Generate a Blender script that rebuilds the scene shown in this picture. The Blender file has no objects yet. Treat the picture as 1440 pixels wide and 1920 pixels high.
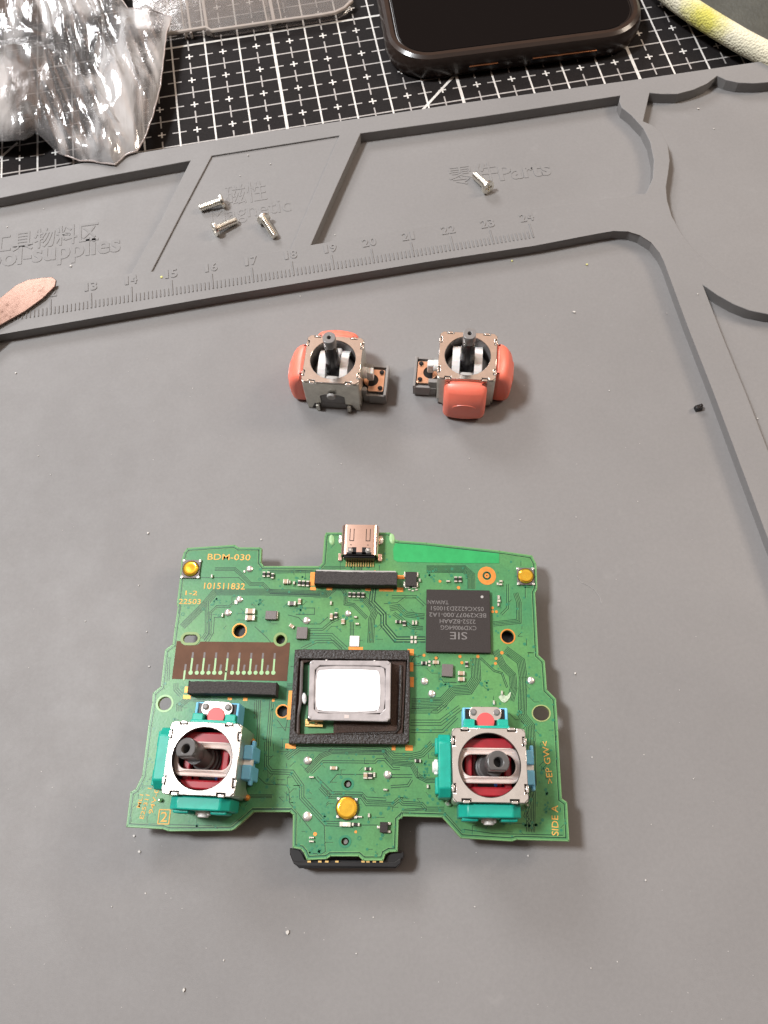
import bpy, bmesh, math, random
from mathutils import Matrix, Vector, noise

# ---------------------------------------------------------------- scene, camera, light
sc = bpy.context.scene
C = sc.collection
sc.unit_settings.system = 'METRIC'
sc.unit_settings.scale_length = 0.01          # one unit = one centimetre
R = math.radians

F, CH, CP, CR = 1500.0, 16.0006, 0.405114, -0.108791   # focal length (px of 1440x1920), height, tilt, roll
camd = bpy.data.cameras.new('camera')
cam = bpy.data.objects.new('camera', camd)
C.objects.link(cam)
CM = Matrix.Rotation(CP, 4, 'X') @ Matrix.Rotation(CR, 4, 'Z')
cam.matrix_world = Matrix.Translation((0, 0, CH)) @ CM
camd.sensor_fit = 'VERTICAL'
camd.sensor_height = 24.0
camd.lens = F / 1920 * 24.0
camd.clip_start = 0.5
camd.clip_end = 3000
camd.dof.use_dof = True
camd.dof.focus_distance = 15.6
camd.dof.aperture_fstop = 28.0
sc.camera = cam

world = bpy.data.worlds.new('World')
sc.world = world
world.use_nodes = True
nt = world.node_tree
nt.nodes.clear()
wo = nt.nodes.new('ShaderNodeOutputWorld')
bg = nt.nodes.new('ShaderNodeBackground')
tc = nt.nodes.new('ShaderNodeTexCoord')
sx = nt.nodes.new('ShaderNodeSeparateXYZ')
rp = nt.nodes.new('ShaderNodeValToRGB')
nt.links.new(tc.outputs['Generated'], sx.inputs[0])
nt.links.new(sx.outputs['Z'], rp.inputs[0])
# the room is darker behind the photographer
mr_ = nt.nodes.new('ShaderNodeMapRange'); mr_.inputs[1].default_value = -.62; mr_.inputs[2].default_value = -.02
mr_.inputs[3].default_value = .03; mr_.inputs[4].default_value = 1.0
vs_ = nt.nodes.new('ShaderNodeVectorMath'); vs_.operation = 'SCALE'
nt.links.new(sx.outputs['Y'], mr_.inputs[0])
nt.links.new(rp.outputs[0], vs_.inputs[0]); nt.links.new(mr_.outputs[0], vs_.inputs['Scale'])
nt.links.new(vs_.outputs[0], bg.inputs[0])
nt.links.new(bg.outputs[0], wo.inputs[0])
els = rp.color_ramp.elements
els[0].position = 0.0; els[0].color = (.16, .15, .15, 1)
els[1].position = 1.0; els[1].color = (1.25, 1.14, 1.06, 1)
for p, c in ((.45, (.20, .17, .155, 1)), (.72, (1.3, .76, .50, 1)), (.92, (1.05, .86, .74, 1))):
    e = els.new(p); e.color = c
bg.inputs[1].default_value = 0.62


def area(name, direction, dist, size, E, color, target=(0, 6, 0), sy=None):
    d = Vector(direction).normalized()
    ld = bpy.data.lights.new(name, 'AREA')
    ld.shape = 'RECTANGLE' if sy else 'SQUARE'
    ld.size = size
    if sy: ld.size_y = sy
    ld.energy = E * math.pi * dist * dist
    ld.color = color
    o = bpy.data.objects.new(name, ld)
    C.objects.link(o)
    o.location = Vector(target) + d * dist
    o.rotation_euler = (-d).to_track_quat('-Z', 'Y').to_euler()
    return o


area('window_light', (-.48, .17, .86), 110, 17, 3.5, (.94, .97, 1.0))
area('lamp_light', (.74, .26, .62), 62, 15, 1.35, (1.0, .86, .71), target=(4, 7, 0))
area('far_window', (-.36, .80, .57), 150, 48, 1.55, (.97, .98, 1.0), sy=38)

sc.view_settings.view_transform = 'Standard'
sc.view_settings.look = 'None'
sc.view_settings.exposure = 0.0
sc.view_settings.gamma = 1.0


# ---------------------------------------------------------------- picture tracing on real planes
def W(x, y, z=0.0):
    v = CM.to_3x3() @ Vector(((x - 720) / F, -(y - 960) / F, -1))
    t = (z - CH) / v.z
    return Vector((v.x * t, v.y * t, z))


def W2(x, y, z=0.0):
    p = W(x, y, z)
    return (p.x, p.y)


# ---------------------------------------------------------------- materials
def srgb(c):
    return tuple(((v / 255) / 12.92 if v / 255 <= .04045 else ((v / 255 + .055) / 1.055) ** 2.4) for v in c) + (1,)


def mat(name, col, rough=.5, metal=0, spec=.5, vary=.0, vscale=3, bump=0, bscale=30, coat=0, trans=0, ior=1.45,
        emit=None, sub=0, rvary=0):
    m = bpy.data.materials.new(name)
    m.use_nodes = True
    n = m.node_tree
    b = n.nodes['Principled BSDF']
    b.inputs['Base Color'].default_value = col if len(col) == 4 else tuple(col) + (1,)
    b.inputs['Roughness'].default_value = rough
    b.inputs['Metallic'].default_value = metal
    b.inputs['Specular IOR Level'].default_value = spec
    b.inputs['IOR'].default_value = ior
    b.inputs['Coat Weight'].default_value = coat
    b.inputs['Coat Roughness'].default_value = .08
    b.inputs['Transmission Weight'].default_value = trans
    if sub:
        b.inputs['Subsurface Weight'].default_value = sub
        b.inputs['Subsurface Scale'].default_value = .15
        b.inputs['Subsurface Radius'].default_value = (1, .45, .3)
    t = n.nodes.new('ShaderNodeTexCoord')
    if vary or rvary:
        nz = n.nodes.new('ShaderNodeTexNoise')
        nz.inputs['Scale'].default_value = vscale
        nz.inputs['Detail'].default_value = 6
        nz.inputs['Roughness'].default_value = .6
        n.links.new(t.outputs['Object'], nz.inputs['Vector'])
    if vary:
        mp = n.nodes.new('ShaderNodeMapRange')
        mp.inputs[1].default_value = .3; mp.inputs[2].default_value = .7
        mp.inputs[3].default_value = 1 - vary; mp.inputs[4].default_value = 1 + vary
        n.links.new(nz.outputs['Fac'], mp.inputs[0])
        mx = n.nodes.new('ShaderNodeVectorMath'); mx.operation = 'SCALE'
        mx.inputs[0].default_value = (col[0], col[1], col[2])
        n.links.new(mp.outputs[0], mx.inputs['Scale'])
        n.links.new(mx.outputs[0], b.inputs['Base Color'])
    if rvary:
        mr = n.nodes.new('ShaderNodeMapRange')
        mr.inputs[1].default_value = .3; mr.inputs[2].default_value = .7
        mr.inputs[3].default_value = max(.02, rough - rvary); mr.inputs[4].default_value = rough + rvary
        n.links.new(nz.outputs['Fac'], mr.inputs[0])
        n.links.new(mr.outputs[0], b.inputs['Roughness'])
    if bump:
        nb = n.nodes.new('ShaderNodeTexNoise')
        nb.inputs['Scale'].default_value = bscale
        nb.inputs['Detail'].default_value = 3
        n.links.new(t.outputs['Object'], nb.inputs['Vector'])
        bp = n.nodes.new('ShaderNodeBump')
        bp.inputs['Strength'].default_value = bump
        bp.inputs['Distance'].default_value = .02
        n.links.new(nb.outputs['Fac'], bp.inputs['Height'])
        n.links.new(bp.outputs[0], b.inputs['Normal'])
    return m


def silicone_material():
    m = mat('grey_silicone', (.212, .206, .203), .62, spec=.42)
    n = m.node_tree
    b = n.nodes['Principled BSDF']
    t = n.nodes.new('ShaderNodeTexCoord')

    def nz(s, d, r=.6):
        q = n.nodes.new('ShaderNodeTexNoise')
        q.inputs['Scale'].default_value = s; q.inputs['Detail'].default_value = d; q.inputs['Roughness'].default_value = r
        n.links.new(t.outputs['Object'], q.inputs['Vector'])
        return q
    big, fine, grit = nz(.16, 4), nz(14, 6, .75), nz(60, 2)
    a = n.nodes.new('ShaderNodeMapRange'); a.inputs[1].default_value = .3; a.inputs[2].default_value = .7
    a.inputs[3].default_value = .93; a.inputs[4].default_value = 1.07
    n.links.new(big.outputs[0], a.inputs[0])
    f = n.nodes.new('ShaderNodeMapRange'); f.inputs[1].default_value = .3; f.inputs[2].default_value = .7
    f.inputs[3].default_value = .95; f.inputs[4].default_value = 1.05
    n.links.new(fine.outputs[0], f.inputs[0])
    k = n.nodes.new('ShaderNodeMath'); k.operation = 'MULTIPLY'
    n.links.new(a.outputs[0], k.inputs[0]); n.links.new(f.outputs[0], k.inputs[1])
    s = n.nodes.new('ShaderNodeVectorMath'); s.operation = 'SCALE'
    s.inputs[0].default_value = (.212, .206, .203)
    n.links.new(k.outputs[0], s.inputs['Scale'])
    # smudges of dust
    d = nz(1.1, 8, .7)
    dr = n.nodes.new('ShaderNodeMapRange'); dr.inputs[1].default_value = .62; dr.inputs[2].default_value = .8
    dr.inputs[3].default_value = 0; dr.inputs[4].default_value = .22
    n.links.new(d.outputs[0], dr.inputs[0])
    mx = n.nodes.new('ShaderNodeMix'); mx.data_type = 'RGBA'
    n.links.new(dr.outputs[0], mx.inputs[0]); n.links.new(s.outputs[0], mx.inputs[6])
    mx.inputs[7].default_value = (.36, .35, .34, 1)
    n.links.new(mx.outputs[2], b.inputs['Base Color'])
    bp = n.nodes.new('ShaderNodeBump'); bp.inputs['Strength'].default_value = .22; bp.inputs['Distance'].default_value = .012
    n.links.new(grit.outputs[0], bp.inputs['Height']); n.links.new(bp.outputs[0], b.inputs['Normal'])
    rr = n.nodes.new('ShaderNodeMapRange'); rr.inputs[1].default_value = .3; rr.inputs[2].default_value = .7
    rr.inputs[3].default_value = .52; rr.inputs[4].default_value = .68
    n.links.new(d.outputs[0], rr.inputs[0]); n.links.new(rr.outputs[0], b.inputs['Roughness'])
    return m


def pcb_material():
    m = mat('green_solder_mask', (.07, .25, .09), .34, spec=.5)
    n = m.node_tree
    b = n.nodes['Principled BSDF']
    t = n.nodes.new('ShaderNodeTexCoord')
    q = n.nodes.new('ShaderNodeTexNoise'); q.inputs['Scale'].default_value = .55; q.inputs['Detail'].default_value = 5
    n.links.new(t.outputs['Object'], q.inputs['Vector'])
    r = n.nodes.new('ShaderNodeValToRGB')
    r.color_ramp.elements[0].position = .34; r.color_ramp.elements[0].color = (.040, .200, .092, 1)
    r.color_ramp.elements[1].position = .66; r.color_ramp.elements[1].color = (.094, .260, .084, 1)
    n.links.new(q.outputs[0], r.inputs[0])
    v = n.nodes.new('ShaderNodeTexNoise'); v.inputs['Scale'].default_value = 26; v.inputs['Detail'].default_value = 4
    n.links.new(t.outputs['Object'], v.inputs['Vector'])
    mp = n.nodes.new('ShaderNodeMapRange'); mp.inputs[1].default_value = .3; mp.inputs[2].default_value = .7
    mp.inputs[3].default_value = .9; mp.inputs[4].default_value = 1.1
    n.links.new(v.outputs[0], mp.inputs[0])
    s = n.nodes.new('ShaderNodeVectorMath'); s.operation = 'SCALE'
    n.links.new(r.outputs[0], s.inputs[0]); n.links.new(mp.outputs[0], s.inputs['Scale'])
    n.links.new(s.outputs[0], b.inputs['Base Color'])
    bp = n.nodes.new('ShaderNodeBump'); bp.inputs['Strength'].default_value = .12; bp.inputs['Distance'].default_value = .01
    n.links.new(v.outputs[0], bp.inputs['Height']); n.links.new(bp.outputs[0], b.inputs['Normal'])
    return m


def film_material(name, tint, base, glossy_col, rough, streak=0, milky=.1, glare_patch=None, gloss=.35, bscale=2.5, bstr=.4):
    """thin clear plastic: lets light through, mirrors the rest"""
    m = bpy.data.materials.new(name); m.use_nodes = True
    n = m.node_tree; n.nodes.clear()
    o = n.nodes.new('ShaderNodeOutputMaterial')
    tr = n.nodes.new('ShaderNodeBsdfTransparent'); tr.inputs[0].default_value = tint
    df = n.nodes.new('ShaderNodeBsdfDiffuse'); df.inputs[0].default_value = base
    gl = n.nodes.new('ShaderNodeBsdfGlossy'); gl.inputs[0].default_value = glossy_col; gl.inputs['Roughness'].default_value = rough
    m1 = n.nodes.new('ShaderNodeMixShader'); m1.inputs[0].default_value = milky
    m2 = n.nodes.new('ShaderNodeMixShader')
    lw = n.nodes.new('ShaderNodeLayerWeight'); lw.inputs[0].default_value = gloss
    t = n.nodes.new('ShaderNodeTexCoord')
    nz = n.nodes.new('ShaderNodeTexNoise'); nz.inputs['Scale'].default_value = bscale; nz.inputs['Detail'].default_value = 5
    bp = n.nodes.new('ShaderNodeBump'); bp.inputs['Strength'].default_value = bstr; bp.inputs['Distance'].default_value = .25
    if streak:
        mpg = n.nodes.new('ShaderNodeMapping')
        mpg.inputs['Scale'].default_value = (streak, .35, 1)
        mpg.inputs['Rotation'].default_value = (0, 0, R(-14))
        n.links.new(t.outputs['Object'], mpg.inputs[0]); n.links.new(mpg.outputs[0], nz.inputs['Vector'])
    else:
        n.links.new(t.outputs['Object'], nz.inputs['Vector'])
    n.links.new(nz.outputs[0], bp.inputs['Height'])
    for q in (gl, lw, df): n.links.new(bp.outputs[0], q.inputs['Normal'])
    n.links.new(tr.outputs[0], m1.inputs[1]); n.links.new(df.outputs[0], m1.inputs[2])
    n.links.new(lw.outputs['Fresnel'], m2.inputs[0])
    if glare_patch:  # noise patches of white haze painted in for blown-out glare
        pz = n.nodes.new('ShaderNodeTexNoise'); pz.inputs['Scale'].default_value = .55; pz.inputs['Detail'].default_value = 6
        pz.inputs['Distortion'].default_value = .8
        mp2 = n.nodes.new('ShaderNodeMapping'); mp2.inputs['Scale'].default_value = (1.9, .6, 1); mp2.inputs['Rotation'].default_value = (0, 0, R(-16))
        n.links.new(t.outputs['Object'], mp2.inputs[0]); n.links.new(mp2.outputs[0], pz.inputs['Vector'])
        mr2 = n.nodes.new('ShaderNodeMapRange'); mr2.interpolation_type = 'SMOOTHSTEP'
        mr2.inputs[1].default_value = glare_patch[0]; mr2.inputs[2].default_value = glare_patch[1]
        mr2.inputs[3].default_value = milky; mr2.inputs[4].default_value = glare_patch[2]
        n.links.new(pz.outputs[0], mr2.inputs[0]); n.links.new(mr2.outputs[0], m1.inputs[0])
    n.links.new(m1.outputs[0], m2.inputs[1]); n.links.new(gl.outputs[0], m2.inputs[2])
    n.links.new(m2.outputs[0], o.inputs[0])
    return m


def weave_material(name, col, spot=None):
    m = mat(name, col, .85, spec=.2)
    n = m.node_tree; b = n.nodes['Principled BSDF']
    t = n.nodes.new('ShaderNodeTexCoord')
    v = n.nodes.new('ShaderNodeTexVoronoi'); v.inputs['Scale'].default_value = 16
    n.links.new(t.outputs['Object'], v.inputs['Vector'])
    bp = n.nodes.new('ShaderNodeBump'); bp.inputs['Strength'].default_value = .9; bp.inputs['Distance'].default_value = .03
    bp.invert = True
    n.links.new(v.outputs['Distance'], bp.inputs['Height']); n.links.new(bp.outputs[0], b.inputs['Normal'])
    if spot:
        P, rad, sc_ = spot
        d = n.nodes.new('ShaderNodeVectorMath'); d.operation = 'DISTANCE'
        d.inputs[1].default_value = P
        n.links.new(t.outputs['Object'], d.inputs[0])
        nz = n.nodes.new('ShaderNodeTexNoise'); nz.inputs['Scale'].default_value = 5
        n.links.new(t.outputs['Object'], nz.inputs['Vector'])
        ad = n.nodes.new('ShaderNodeMath'); ad.operation = 'MULTIPLY_ADD'
        ad.inputs[1].default_value = .5
        n.links.new(nz.outputs[0], ad.inputs[0]); n.links.new(d.outputs['Value'], ad.inputs[2])
        mr = n.nodes.new('ShaderNodeMapRange'); mr.inputs[1].default_value = rad * .6; mr.inputs[2].default_value = rad * 1.3
        mr.inputs[3].default_value = 1; mr.inputs[4].default_value = 0
        n.links.new(ad.outputs[0], mr.inputs[0])
        mx = n.nodes.new('ShaderNodeMix'); mx.data_type = 'RGBA'
        n.links.new(mr.outputs[0], mx.inputs[0]); mx.inputs[6].default_value = tuple(col[:3]) + (1,); mx.inputs[7].default_value = sc_
        n.links.new(mx.outputs[2], b.inputs['Base Color'])
    return m


M = dict(
    silicone=silicone_material(),
    pcb=pcb_material(),
    pcb_edge=mat('board_laminate', (.30, .36, .14), .5, vary=.1),
    antenna=mat('bare_mask_green', (.028, .33, .10), .3, vary=.12, vscale=4),
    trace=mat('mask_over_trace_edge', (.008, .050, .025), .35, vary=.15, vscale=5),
    tracel=mat('mask_copper_and_highlight', (.15, .335, .13), .3, vary=.1, vscale=5),
    via=mat('masked_via', (.030, .19, .10), .3),
    copper=mat('bare_copper_pad', (.72, .27, .055), .38, metal=.35, vary=.15, vscale=12),
    legend=mat('board_legend_print', (.74, .40, .09), .6, vary=.2, vscale=10),
    brown=mat('brown_contact_film', (.112, .052, .028), .6, spec=.25, vary=.18, vscale=3),
    greypad=mat('grey_carbon_contact', (.13, .11, .105), .45),
    palegreen=mat('pale_green_contact', (.30, .50, .24), .4),
    solder=mat('solder', (.85, .83, .78), .22, metal=.75, vary=.1, vscale=20, bump=.3, bscale=20),
    chip=mat('epoxy_chip', (.030, .024, .022), .6, spec=.35, bump=.35, bscale=60, vary=.15, vscale=40),
    chipgrey=mat('grey_chip', (.14, .12, .115), .42, bump=.2, bscale=60),
    chipprint=mat('chip_marking', (.17, .16, .155), .6, vary=.25, vscale=30),
    term=mat('tin_terminal', (.86, .82, .72), .25, metal=.7),
    ceramic=mat('tan_ceramic', (.42, .30, .20), .4),
    dark=mat('dark_ceramic', (.025, .022, .022), .35),
    white=mat('white_plastic', (.82, .78, .74), .35),
    foam=mat('black_foam', (.050, .045, .044), .9, bump=.9, bscale=45, vary=.35, vscale=30),
    gasket=mat('sticky_black_gasket', (.022, .017, .015), .42, bump=1.0, bscale=22, vary=.4, vscale=20, rvary=.15),
    membrane=mat('brown_black_fabric', (.045, .022, .014), .6, bump=.8, bscale=60, vary=.35, vscale=30),
    steel=mat('tinned_steel', (.90, .84, .79), .20, metal=1, vary=.06, vscale=6, bump=.06, bscale=9),
    steeldull=mat('dull_tinned_steel', (.62, .60, .53), .38, metal=.85, vary=.12, vscale=6, bump=.15, bscale=20),
    nickel=mat('screw_steel', (.88, .86, .78), .30, metal=1),
    gold=mat('gold_dome', (.96, .56, .045), .18, metal=.8, vary=.1, vscale=8, coat=.6),
    goldpin=mat('gold_plating', (.90, .62, .25), .25, metal=1),
    teal=mat('teal_plastic', (.010, .355, .265), .38, spec=.45, vary=.08, vscale=6, sub=.1),
    blue=mat('light_blue_plastic', (.19, .54, .80), .42, sub=.1, vary=.06),
    bluedeep=mat('blue_plastic', (.03, .12, .45), .4),
    red=mat('red_plastic', (.36, .020, .030), .32, vary=.12, vscale=4, sub=.1),
    redpale=mat('pink_red_plastic', (.62, .09, .09), .4),
    coral=mat('coral_translucent_plastic', (1.0, .22, .145), .40, sub=.3, spec=.9, vary=.04, vscale=4),
    greyplas=mat('grey_plastic', (.20, .19, .185), .33, vary=.08, vscale=8),
    knob=mat('dark_grey_stick_plastic', (.095, .092, .09), .30),
    greymid=mat('warm_grey_plastic', (.25, .235, .225), .4),
    greylight=mat('pale_grey_plastic', (.40, .385, .37), .4),
    blackplas=mat('black_plastic', (.012, .012, .013), .28, vary=.2, vscale=8),
    shaft=mat('black_shaft_plastic', (.022, .022, .024), .25),
    milk=mat('milky_white_plastic', (.74, .70, .68), .35, sub=.2),
    milkdim=mat('dusty_white_plastic', (.62, .52, .48), .38, sub=.1),
    lens=mat('smoky_clear_plastic', (.40, .37, .37), .16, spec=.6, coat=.8, vary=.2, vscale=5),
    label=mat('glossy_white_sheet', (.93, .93, .93), .12, coat=1, spec=.8),
    cutmat=mat('black_cutting_mat', (.013, .011, .011), .75, spec=.18, bump=.5, bscale=50, vary=.25, vscale=18),
    gridw=mat('white_mat_print', (.62, .60, .57), .55, vary=.18, vscale=9),
    gridd=mat('grey_mat_print', (.36, .34, .325), .55, vary=.2, vscale=9),
    glass=mat('black_phone_glass', (.003, .003, .0035), .07, spec=.14),
    bezel=mat('phone_bezel', (.01, .009, .009), .2),
    case=mat('smoky_brown_case', (.024, .014, .010), .30, spec=.5, vary=.1, coat=.2),
    portglint=mat('orange_glint_paint', (.38, .15, .07), .25, metal=.8),
    blade=mat('scratched_steel_warm_reflection', (.21, .135, .108), .24, metal=1, vary=.08, vscale=9, bump=.02, bscale=14, rvary=.08),  # warm reflection put into the steel's base colour
    pouch=mat('dark_olive_leather', (.060, .060, .048), .5, bump=.5, bscale=14, vary=.2),
    dust=mat('white_crumb', (.55, .53, .50), .6),
    ydust=mat('yellow_crumb', (.62, .60, .22), .6),
    table=mat('dark_tabletop', (.05, .04, .035), .5, vary=.2),
    led=mat('led_lens', (.85, .82, .66), .25),
)
M['zinc'] = mat('tinned_plate_warm_reflection', (.95, .55, .36), .30, metal=.9, vary=.1, vscale=8)  # orange reflection put into the plate's base colour
M['bag'] = film_material('clear_bag_film', (.94, .93, .93, 1), (.88, .86, .85, 1), (1, 1, 1, 1), .13, streak=1.8,
                         milky=.06, glare_patch=(.46, .64, .42), gloss=.50, bscale=.8, bstr=.5)
M['bagedge'] = film_material('bag_seam_film', (.85, .80, .78, 1), (.85, .74, .70, 1), (1, .97, .95, 1), .15, milky=.42,
                             gloss=.4, bscale=3, bstr=.3)
M['clear'] = film_material('clear_box_plastic', (.90, .89, .88, 1), (.50, .49, .48, 1), (1, 1, 1, 1), .12, milky=.13,
                           gloss=.16, bscale=.6, bstr=.12)
M['clearedge'] = film_material('clear_box_rim', (.8, .76, .73, 1), (.72, .64, .58, 1), (1, .98, .95, 1), .12, milky=.55,
                               gloss=.4, bscale=1, bstr=.1)


# ---------------------------------------------------------------- mesh helpers
class MB:
    def __init__(self):
        self.v, self.f, self.m = [], [], []

    def add(self, vs, fs, mi=0, mtx=None):
        o = len(self.v)
        for p in vs:
            p = Vector(p)
            self.v.append(tuple(mtx @ p) if mtx else tuple(p))
        for f in fs:
            self.f.append([i + o for i in f]); self.m.append(mi)
        return self

    def box(self, c, s, rz=0, mi=0, top=1.0, mtx=None):
        x, y, z = s[0] / 2, s[1] / 2, s[2] / 2
        vs = [(-x, -y, -z), (x, -y, -z), (x, y, -z), (-x, y, -z),
              (-x * top, -y * top, z), (x * top, -y * top, z), (x * top, y * top, z), (-x * top, y * top, z)]
        m = Matrix.Translation(c) @ Matrix.Rotation(rz, 4, 'Z')
        if mtx: m = mtx @ m
        return self.add(vs, [(3, 2, 1, 0), (4, 5, 6, 7), (0, 1, 5, 4), (1, 2, 6, 5), (2, 3, 7, 6), (3, 0, 4, 7)], mi, m)

    def prism(self, poly, z0, z1, mi=0, mtx=None):
        a = sum(poly[i][0] * poly[(i + 1) % len(poly)][1] - poly[(i + 1) % len(poly)][0] * poly[i][1] for i in range(len(poly)))
        if a < 0: poly = poly[::-1]
        n = len(poly)
        vs = [(p[0], p[1], z0) for p in poly] + [(p[0], p[1], z1) for p in poly]
        fs = [tuple(range(n))[::-1], tuple(range(n, 2 * n))] + [(i, (i + 1) % n, n + (i + 1) % n, n + i) for i in range(n)]
        return self.add(vs, fs, mi, mtx)

    def cyl(self, c, r, h, n=20, mi=0, r2=None, mtx=None, axis=None):
        r2 = r if r2 is None else r2
        vs = []
        for k, rr in ((0, r), (h, r2)):
            vs += [(rr * math.cos(2 * math.pi * i / n), rr * math.sin(2 * math.pi * i / n), k) for i in range(n)]
        fs = [tuple(range(n))[::-1], tuple(range(n, 2 * n))] + [(i, (i + 1) % n, n + (i + 1) % n, n + i) for i in range(n)]
        m = Matrix.Translation(c)
        if axis is not None: m = m @ Vector(axis).to_track_quat('Z', 'Y').to_matrix().to_4x4()
        if mtx: m = mtx @ m
        return self.add(vs, fs, mi, m)

    def lathe(self, prof, n=20, mi=0, mtx=None):
        vs, fs = [], []
        for r, z in prof:
            vs += [(r * math.cos(2 * math.pi * i / n), r * math.sin(2 * math.pi * i / n), z) for i in range(n)]
        for k in range(len(prof) - 1):
            for i in range(n):
                j = (i + 1) % n
                fs.append((k * n + i, k * n + j, (k + 1) * n + j, (k + 1) * n + i))
        fs.append(tuple(range(n))[::-1]); fs.append(tuple(range((len(prof) - 1) * n, len(prof) * n)))
        return self.add(vs, fs, mi, mtx)

    def tube(self, path, r, n=8, mi=0):
        P = [Vector(p) for p in path]
        vs, fs = [], []
        for i, p in enumerate(P):
            t = (P[min(i + 1, len(P) - 1)] - P[max(i - 1, 0)]).normalized()
            u = t.orthogonal().normalized() if i == 0 else (u - t * u.dot(t)).normalized()
            w = t.cross(u)
            rr = r[i] if isinstance(r, (list, tuple)) else r
            vs += [tuple(p + (u * math.cos(a) + w * math.sin(a)) * rr) for a in [2 * math.pi * k / n for k in range(n)]]
        for i in range(len(P) - 1):
            for k in range(n):
                j = (k + 1) % n
                fs.append((i * n + k, i * n + j, (i + 1) * n + j, (i + 1) * n + k))
        fs.append(tuple(range(n))[::-1]); fs.append(tuple(range((len(P) - 1) * n, len(P) * n)))
        return self.add(vs, fs, mi)

    def mesh(self, me, mi=0, mtx=None):
        return self.add([v.co for v in me.vertices], [tuple(p.vertices) for p in me.polygons], mi, mtx)

    def data(self, name, mats, smooth=True):
        me = bpy.data.meshes.new(name)
        me.from_pydata(self.v, [], self.f)
        for m in (mats if isinstance(mats, (list, tuple)) else [mats]): me.materials.append(m)
        me.polygons.foreach_set('material_index', self.m)
        if smooth:
            me.polygons.foreach_set('use_smooth', [True] * len(self.f))
            me.set_sharp_from_angle(angle=R(33))
        me.update()
        return me

    def build(self, name, mats, parent=None, loc=(0, 0, 0), rot=(0, 0, 0), bevel=0, seg=2, smooth=True, kind=None):
        return link(name, self.data(name, mats, smooth), parent, loc, rot, bevel, seg, kind)


def link(name, me, parent=None, loc=(0, 0, 0), rot=(0, 0, 0), bevel=0, seg=2, kind=None):
    o = bpy.data.objects.new(name, me)
    C.objects.link(o)
    o.location = loc
    o.rotation_euler = rot
    if parent: o.parent = parent
    if bevel:
        b = o.modifiers.new('edge', 'BEVEL')
        b.width = bevel; b.segments = seg; b.limit_method = 'ANGLE'; b.angle_limit = R(40)
    if kind: o['kind'] = kind
    return o


def empty(name, loc, rz=0):
    o = bpy.data.objects.new(name, None)
    C.objects.link(o)
    o.location = loc; o.rotation_euler = (0, 0, rz)
    o.empty_display_size = .3
    return o


def tag(o, label, cat, group=None):
    o['label'] = label; o['category'] = cat
    if group: o['group'] = group
    return o


def plate(outers, holes, z0, z1, bevel=0, name='plate'):
    """flat sheet with real holes, from filled curves"""
    cu = bpy.data.curves.new('tmp', 'CURVE')
    cu.dimensions = '2D'; cu.fill_mode = 'BOTH'
    h = (z1 - z0) / 2
    cu.extrude = max(h - bevel, 0)
    cu.bevel_depth = bevel; cu.bevel_resolution = 1
    cu.offset = -bevel
    for pl in list(outers) + list(holes):
        s = cu.splines.new('POLY'); s.points.add(len(pl) - 1)
        for i, p in enumerate(pl): s.points[i].co = (p[0], p[1], 0, 1)
        s.use_cyclic_u = True
    o = bpy.data.objects.new('tmp', cu)
    C.objects.link(o)
    dg = bpy.context.evaluated_depsgraph_get()
    me = bpy.data.meshes.new_from_object(o.evaluated_get(dg))
    bpy.data.objects.remove(o)
    me.transform(Matrix.Translation((0, 0, (z0 + z1) / 2)))
    me.name = name
    return me


def finish(me, m, smooth=14):
    me.materials.clear()
    me.materials.append(m)
    bm = bmesh.new(); bm.from_mesh(me)
    bmesh.ops.remove_doubles(bm, verts=bm.verts, dist=1e-4)
    bm.to_mesh(me); bm.free()
    me.polygons.foreach_set('use_smooth', [True] * len(me.polygons))
    me.set_sharp_from_angle(angle=R(smooth))
    return me


def circ(x, y, r, n=28, ry=None):
    ry = r if ry is None else ry
    return [(x + r * math.cos(2 * math.pi * i / n), y + ry * math.sin(2 * math.pi * i / n)) for i in range(n)]


def rrect(x, y, w, h, r, n=5):
    out = []
    for cx, cy, a0 in ((x + w / 2 - r, y + h / 2 - r, 0), (x - w / 2 + r, y + h / 2 - r, 90),
                       (x - w / 2 + r, y - h / 2 + r, 180), (x + w / 2 - r, y - h / 2 + r, 270)):
        for k in range(n + 1):
            a = R(a0 + 90 * k / n)
            out.append((cx + r * math.cos(a), cy + r * math.sin(a)))
    return out


def smoothpoly(pts, it=2, closed=True):
    for _ in range(it):
        q = []
        n = len(pts)
        for i in range(n if closed else n - 1):
            a, b = pts[i], pts[(i + 1) % n]
            q += [(a[0] * .75 + b[0] * .25, a[1] * .75 + b[1] * .25), (a[0] * .25 + b[0] * .75, a[1] * .25 + b[1] * .75)]
        pts = q
    return pts


def text_mesh(body, w, h, extrude=.002, bold=0.0, spacing=1.0):
    cu = bpy.data.curves.new('tmp', 'FONT')
    cu.body = body; cu.extrude = .5; cu.offset = bold
    cu.resolution_u = 3; cu.space_character = spacing
    o = bpy.data.objects.new('tmp', cu)
    C.objects.link(o)
    dg = bpy.context.evaluated_depsgraph_get()
    me = bpy.data.meshes.new_from_object(o.evaluated_get(dg))
    bpy.data.objects.remove(o)
    xs = [v.co.x for v in me.vertices]; ys = [v.co.y for v in me.vertices]
    x0, x1, y0, y1 = min(xs), max(xs), min(ys), max(ys)
    me.transform(Matrix.Diagonal((w / (x1 - x0), h / (y1 - y0), extrude, 1)) @
                 Matrix.Translation((-(x0 + x1) / 2, -(y0 + y1) / 2, 0)))
    return me


# ---------------------------------------------------------------- tabletop and cutting mat
tb = MB().box((0, 8, -2.45), (90, 80, 4), 0).build('tabletop', M['table'])
tb['kind'] = 'structure'

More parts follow.
